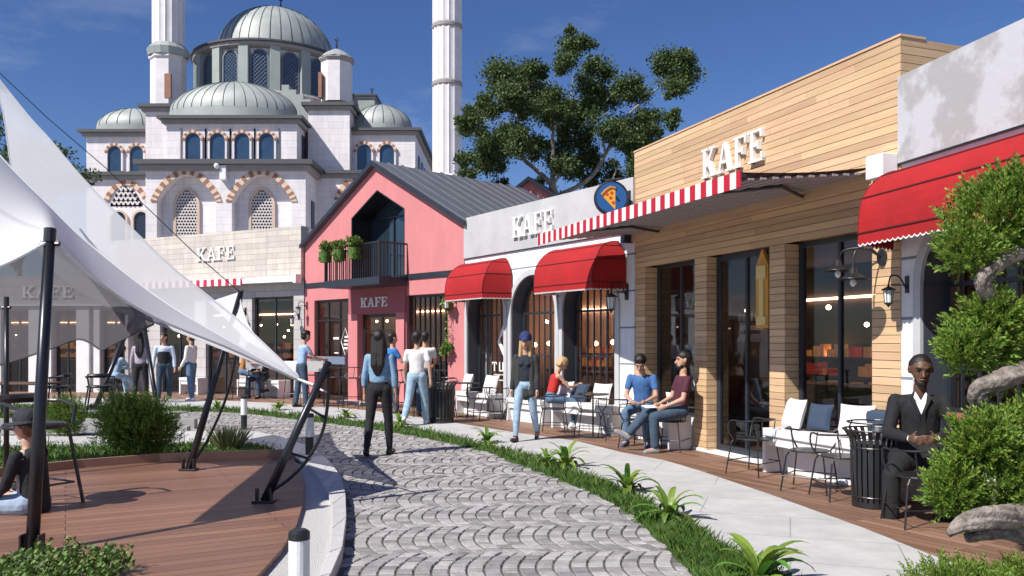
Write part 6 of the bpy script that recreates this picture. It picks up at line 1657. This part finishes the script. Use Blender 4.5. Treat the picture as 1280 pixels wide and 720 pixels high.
        if kind == 'bob':
            for s in (1, -1): capsule(q, hc + hx * s * .055 * kh - hf * .045 * kh, hc + hx * s * .055 * kh - hf * .045 * kh - hup2 * .05 * kh, .036 * kh, .028 * kh)
            capsule(q, hc - hf * .06 * kh, hc - hf * .06 * kh - hup2 * .05 * kh, .055 * kh, .045 * kh)
        ho = remesh(q, 'hair', hm, r, min(vox, .010), 1 if kind == 'short' else 2)
    else:
        capsule(q, hc - hf * .05 * kh, hc - hf * .05 * kh - hup2 * .02 * kh, .06 * kh, .06 * kh, hx, 1.25); remesh(q, 'hair', hm, r, .010, 1)
    if beard:
        q = MB(); capsule(q, hc - hup2 * .075 * kh + hf * .035 * kh, hc - hup2 * .088 * kh + hf * .055 * kh, .045 * kh, .034 * kh, hx, 1.15); capsule(q, hc - hup2 * .044 * kh + hf * .088 * kh - hx * .02 * kh, hc - hup2 * .044 * kh + hf * .088 * kh + hx * .02 * kh, .006 * kh, .006 * kh)
        remesh(q, 'beard', HAIRB, r, .006, 1)
    if hat:
        kd, hm = hat; q = MB()
        capsule(q, hc + hup2 * .050 * kh - hf * .028 * kh, hc + hup2 * .066 * kh - hf * .006 * kh, .104 * kh, .098 * kh, hx, .97)
        if kd == 'cap': capsule(q, hc + hup2 * .045 * kh + hf * .08 * kh, hc + hup2 * .035 * kh + hf * .15 * kh, .03 * kh, .012 * kh, hx, 2.0)
        else:
            for i in range(24):
                a = 2 * PI * i / 24; d = hf * math.cos(a) + hx * math.sin(a); capsule(q, hc + hup2 * .035 * kh + d * .08 * kh, hc + hup2 * .018 * kh + d * .128 * kh, .012 * kh, .009 * kh, hup2.cross(d), 2)
        remesh(q, 'hat', hm, r, min(vox, .008), 1)
    if extra: extra(r, dict(J=J, pel=pel, up=up, fwd=fwd, neck=neck, hc=hc, X=X, k=k))
    return r
DEN = cloth('blue_denim', (.10, .17, .28), .2); DENL = cloth('light_blue_denim', (.30, .42, .54), .2, 10); DEND = cloth('dark_denim', (.045, .075, .12), .2)
BLK = cloth('black_cloth', (.012, .012, .014), .1); WHT = cloth('white_cotton', (.72, .71, .72), .04)
def gp_(px, py, z=0.0): return G(px, py, z)
# walking away: facing 0 ; towards the camera 180
def open_jacket(cm, skirt=.12, nm='open_jacket', front=True):
    def f(r, d):
        q = MB(); k, pel, up, X, fw, J = d['k'], d['pel'], d['up'], d['X'], d['fwd'], d['J']
        capsule(q, pel - up * skirt * k - fw * .035 * k, pel + up * .40 * k - fw * .035 * k, .112 * k, .105 * k, X, 1.36)
        for s_ in (1, -1):
            if front: capsule(q, pel - up * skirt * k + X * s_ * .12 * k + fw * .045 * k, pel + up * .38 * k + X * s_ * .105 * k + fw * .04 * k, .052 * k, .05 * k)
            i = 0 if s_ > 0 else 1; so_, el_, wr_ = J[i][3:6]
            capsule(q, so_, el_, .060 * k, .050 * k); capsule(q, el_, el_.lerp(wr_, .86), .050 * k, .040 * k)
        remesh(q, nm, cm, r, .010, 6)
    return f
person(gp_(474, 569), -4, 'long haired woman in a denim shirt and black trousers walking away on the cobbles', Ht=1.76, sex='f', hair=('long', None), top=('half', cloth('chambray_shirt', (.22, .36, .52), .15, 9)), bottom=('slim', BLK), shoes=SHOEB,
       th=((9, 4), (-9, 4)), kn=(4, 12), ua=((0, 11), (4, 11)), el=((8, 3), (8, 3)), vox=.009)
person(gp_(521, 531, .03), -8, 'man in a white T-shirt and light jeans walking away on the pavement', Ht=1.78, hair=('short', None), top=('tee', WHT), bottom=('straight', DENL), shoes=SHOEW,
       th=((16, 4), (-14, 5)), kn=(6, 24), ua=((-10, 14), (6, 12)), el=((8, 6), (14, 2)), vox=.011)
person(gp_(657, 551, .03), 165, 'blonde woman in a blue cap, dark blazer and pale jeans walking on the pavement', Ht=1.70, sex='f', hair=('long', HAIRY), top=('shirt', cloth('navy_top', (.015, .02, .035))), extra=open_jacket(cloth('charcoal_blazer', (.035, .035, .035)), .16), bottom=('slim', DENL), shoes=SHOEB,
       th=((14, 4), (-12, 3)), kn=(6, 18), ua=((2, 8), (2, 8)), el=((12, 3), (12, 3)), hat=('cap', cloth('navy_cap_cloth', (.02, .03, .12))), vox=.009, head=(5, -8))
person(FM.P(FM.u(688, .5), -.5, ZT), -75, 'seated blonde woman in a red top and blue jeans writing at the arched cafe', Ht=1.66, sex='f', hair=('bob', HAIRY), top=('tank', cloth('red_cotton', (.45, .02, .02))), bottom=('slim', DEN), shoes=SHOEW,
       seat=.48, th=((82, 6), (80, 6)), kn=(86, 84), ua=((32, 6), (34, 6)), el=((55, -22), (52, -22)), lean=16, head=(28, 0), vox=.011)
person(FW.P(FW.u(804, .36), -.36, ZT), 158, 'seated man in a blue V-neck T-shirt looking down at a tablet', Ht=1.76, hair=('short', None), top=('tee', cloth('royal_blue_cotton', (.05, .13, .32))), bottom=('straight', DEN), shoes=mat('blue_suede_shoe', (.05, .10, .2), .8),
       seat=.50, th=((80, 10), (80, 8)), kn=(84, 80), ua=((8, 10), (8, 10)), el=((58, -28), (55, -28)), lean=10, head=(32, 0), vox=.010)
person(FW.P(FW.u(850, .3), -.3, ZT), 98, 'seated man in a maroon shirt with one leg crossed over the other', Ht=1.80, hair=('short', None), top=('tee', cloth('maroon_cotton', (.075, .015, .03))), bottom=('straight', DEND), shoes=mat('grey_shoe', (.25, .25, .27), .6),
       seat=.50, th=((88, 0), (80, 8)), kn=(45, 82), ua=((22, 8), (20, 8)), el=((48, -18), (50, -14)), lean=-6, head=(2, 0), vox=.010, beard=True)
def suit(r, d):
    k = d['k']; nk, f, X, u = d['neck'], d['fwd'], d['X'], d['up']
    mb = MB(); mb.add([nk - u * .17 + f * .150, nk - u * .02 + f * .090 - X * .060, nk + u * .03 + f * .062 - X * .045, nk - u * .05 + f * .100, nk + u * .03 + f * .062 + X * .045, nk - u * .02 + f * .090 + X * .060], [(0, 1, 3), (1, 2, 3), (3, 4, 5), (0, 3, 5)])
    o = mb.build('shirt_front', cloth('white_shirt', (.75, .77, .8)), r); o.modifiers.new('t', 'SOLIDIFY').thickness = .006
    for s in (1, -1):
        mb = MB(); mb.add([nk + u * .03 + f * .045 + X * s * .06, nk - u * .03 + f * .105 + X * s * .09, nk - u * .19 + f * .156 + X * s * .012, nk - u * .06 + f * .112 + X * s * .042], [(0, 1, 2, 3)])
        o = mb.build('lapel', BLK, r); o.modifiers.new('t', 'SOLIDIFY').thickness = .012
    for i in (0, 1):
        q = MB(); p = d['J'][i][5]; fd = d['J'][i][6].normalized(); capsule(q, p - fd * .035, p - fd * .005, .034, .034)
        remesh(q, 'shirt_cuff', cloth('white_shirt', (.75, .77, .8)), r, .008, 1)
person(FR.P(FR.u(1149, .42), -.42, ZT), 160, 'man in a dark coat and white shirt sitting with folded hands beside the bin', Ht=1.96, skin=SKIND, hair=('cropped', None), top=('jacket', cloth('black_wool_coat', (.010, .010, .012))), bottom=('straight', BLK), shoes=SHOEBR,
       seat=.44, th=((72, 20), (74, 12)), kn=(78, 96), ua=((16, 13), (20, 13)), el=((66, -34), (62, -38)), lean=5, head=(6, -6), vox=.0075, beard=True, extra=suit, curl=35)
# background group
person(gp_(490, 517, .03), -60, 'man in a bright blue T-shirt raising his hand behind the walking woman', Ht=1.76, hair=('short', None), top=('tee', cloth('bright_blue_cotton', (.03, .17, .45))), bottom=('straight', DEND), ua=((28, 12), (5, 8)), el=((85, 10), (15, 3)), vox=.014)
person(gp_(531, 519, .03), 10, 'person in a white and navy shirt half hidden behind the walking man in white', Ht=1.78, hair=('short', None), top=('tee', WHT), bottom=('straight', DEND), ua=((22, 8), (22, 8)), el=((45, -5), (45, -5)), vox=.014)
person(gp_(377, 509, .03), -55, 'man in a light blue T-shirt leaning at the counter of the pink house', Ht=1.84, hair=('short', None), top=('tee', cloth('pale_blue_cotton', (.32, .45, .66))), bottom=('straight', DEND), lean=6, ua=((30, 8), (30, 8)), el=((45, -8), (45, -8)), head=(12, 0), vox=.014)
person(FS.P(6.7, -.45, ZT), 155, 'seated bald man in dark clothes in front of the stone cafe window', Ht=1.76, skin=SKINM, hair=('bald', None), top=('jacket', cloth('dark_grey_jacket', (.03, .03, .035))), bottom=('straight', DEND), seat=.52, th=((78, 12), (78, 12)), kn=(80, 80), ua=((25, 10), (25, 10)), el=((55, -20), (55, -20)), head=(12, 0), vox=.014)
person(gp_(303, 498, .03) , -80, 'seated person in an orange waistcoat reading on a bar stool', Ht=1.72, hair=('short', None), top=('tee', cloth('orange_waistcoat', (.42, .19, .05))), bottom=('straight', DEN), seat=.66, th=((78, 8), (74, 8)), kn=(60, 58), ua=((35, 8), (35, 8)), el=((45, -15), (45, -15)), lean=12, head=(25, 0), vox=.014)
def vest(r, d):
    q = MB(); k, pel, up, X = d['k'], d['pel'], d['up'], d['X']
    capsule(q, pel + up * .06 * k, pel + up * .3 * k, .116 * k, .12 * k, X, 1.38); remesh(q, 'dark_waistcoat', BLK, r, .014, 1)
person(gp_(205, 501, .03), 200, 'standing man in a dark waistcoat over pale sleeves, facing the man in white', Ht=1.80, hair=('short', None), top=('shirt', cloth('pale_blue_white_cotton', (.55, .63, .76))), bottom=('straight', DEND), shoes=SHOEW, ua=((2, 12), (2, 12)), el=((10, 4), (10, 4)), head=(0, 30), vox=.014, extra=vest)
person(gp_(239, 501, .03), 80, 'man in a white shirt and blue jeans standing in profile on the far pavement', Ht=1.80, hair=('short', None), top=('shirt', WHT), bottom=('straight', DEN), shoes=SHOEW, ua=((4, 6), (6, 6)), el=((20, 0), (25, 0)), vox=.014)
person(gp_(176, 504, .03), 5, 'long haired woman in a lavender top and black trousers, seen from behind at left', Ht=1.80, sex='f', hair=('long', None), top=('shirt', cloth('lavender_cotton', (.42, .36, .44))), bottom=('slim', BLK), th=((6, 4), (-6, 4)), ua=((0, 12), (0, 12)), el=((8, 4), (8, 4)), vox=.014)
person(gp_(143, 503, .03), -30, 'seated person in pale denim with dark hair at the left under the sail', Ht=1.72, sex='f', hair=('long', None), top=('shirt', DENL), bottom=('straight', DENL), seat=.62, th=((75, 10), (75, 10)), kn=(65, 65), ua=((30, 8), (30, 8)), el=((40, -10), (40, -10)), lean=15, head=(20, 0), vox=.014)
r = thing('sidewalk_stool', gp_(143, 503, .03), 0, 'dark stool under the seated person in pale denim', 'stool')
MB().lathe([(.001, .56), (.17, .56), (.17, .6), (.001, .6)], (0, 0, 0), 20).build('seat', BLACKM, r)
for a in range(3): MB().tube([(.15 * math.cos(a * 2.1), .15 * math.sin(a * 2.1), 0), (.08 * math.cos(a * 2.1), .08 * math.sin(a * 2.1), .56)], .012, 6).build('leg', BLACKM, r)
# woman in the hat sitting on the deck
person(G(40, 640, .09), 80, 'woman in a dark hat and black jacket sitting on the timber deck at left', Ht=1.70, sex='f', hair=('bob', mat('auburn_hair', (.16, .06, .03), .5)), top=('tee', cloth('ivory_top', (.62, .58, .5))), extra=open_jacket(BLK, .05, front=False), bottom=('shorts', cloth('pale_denim_shorts', (.30, .38, .50))), shoes=SHOEB,
       seat=.0, th=((92, 12), (88, 10)), kn=(70, 60), ua=((20, 10), (14, 8)), el=((45, -5), (40, -5)), lean=4, head=(6, 0), hat=('brim', cloth('dark_felt_hat', (.02, .022, .03))), vox=.008)
# small papers / tablets
def slab_item(name, p, rz, sx, sy, m, label, tilt=0):
    o = MB().box(-sx / 2, sx / 2, -sy / 2, sy / 2, 0, .008).build(name, m, None, bevel=.002); o.location = p; o.rotation_euler = (rad(tilt), 0, rad(rz)); return tag(o, label, name.replace('_', ' '))
slab_item('tablet', FW.P(FW.u(803,.9), -.78, .68), 20, .20, .15, WHITE, 'white tablet on the knees of the man in blue', 10)
slab_item('magazine', gp_(312, 498, .03) + Vector((.35, 0, .98)), 0, .25, .2, mat('red_magazine', (.4, .08, .08), .5), 'small red magazine held by the person in orange', 20)
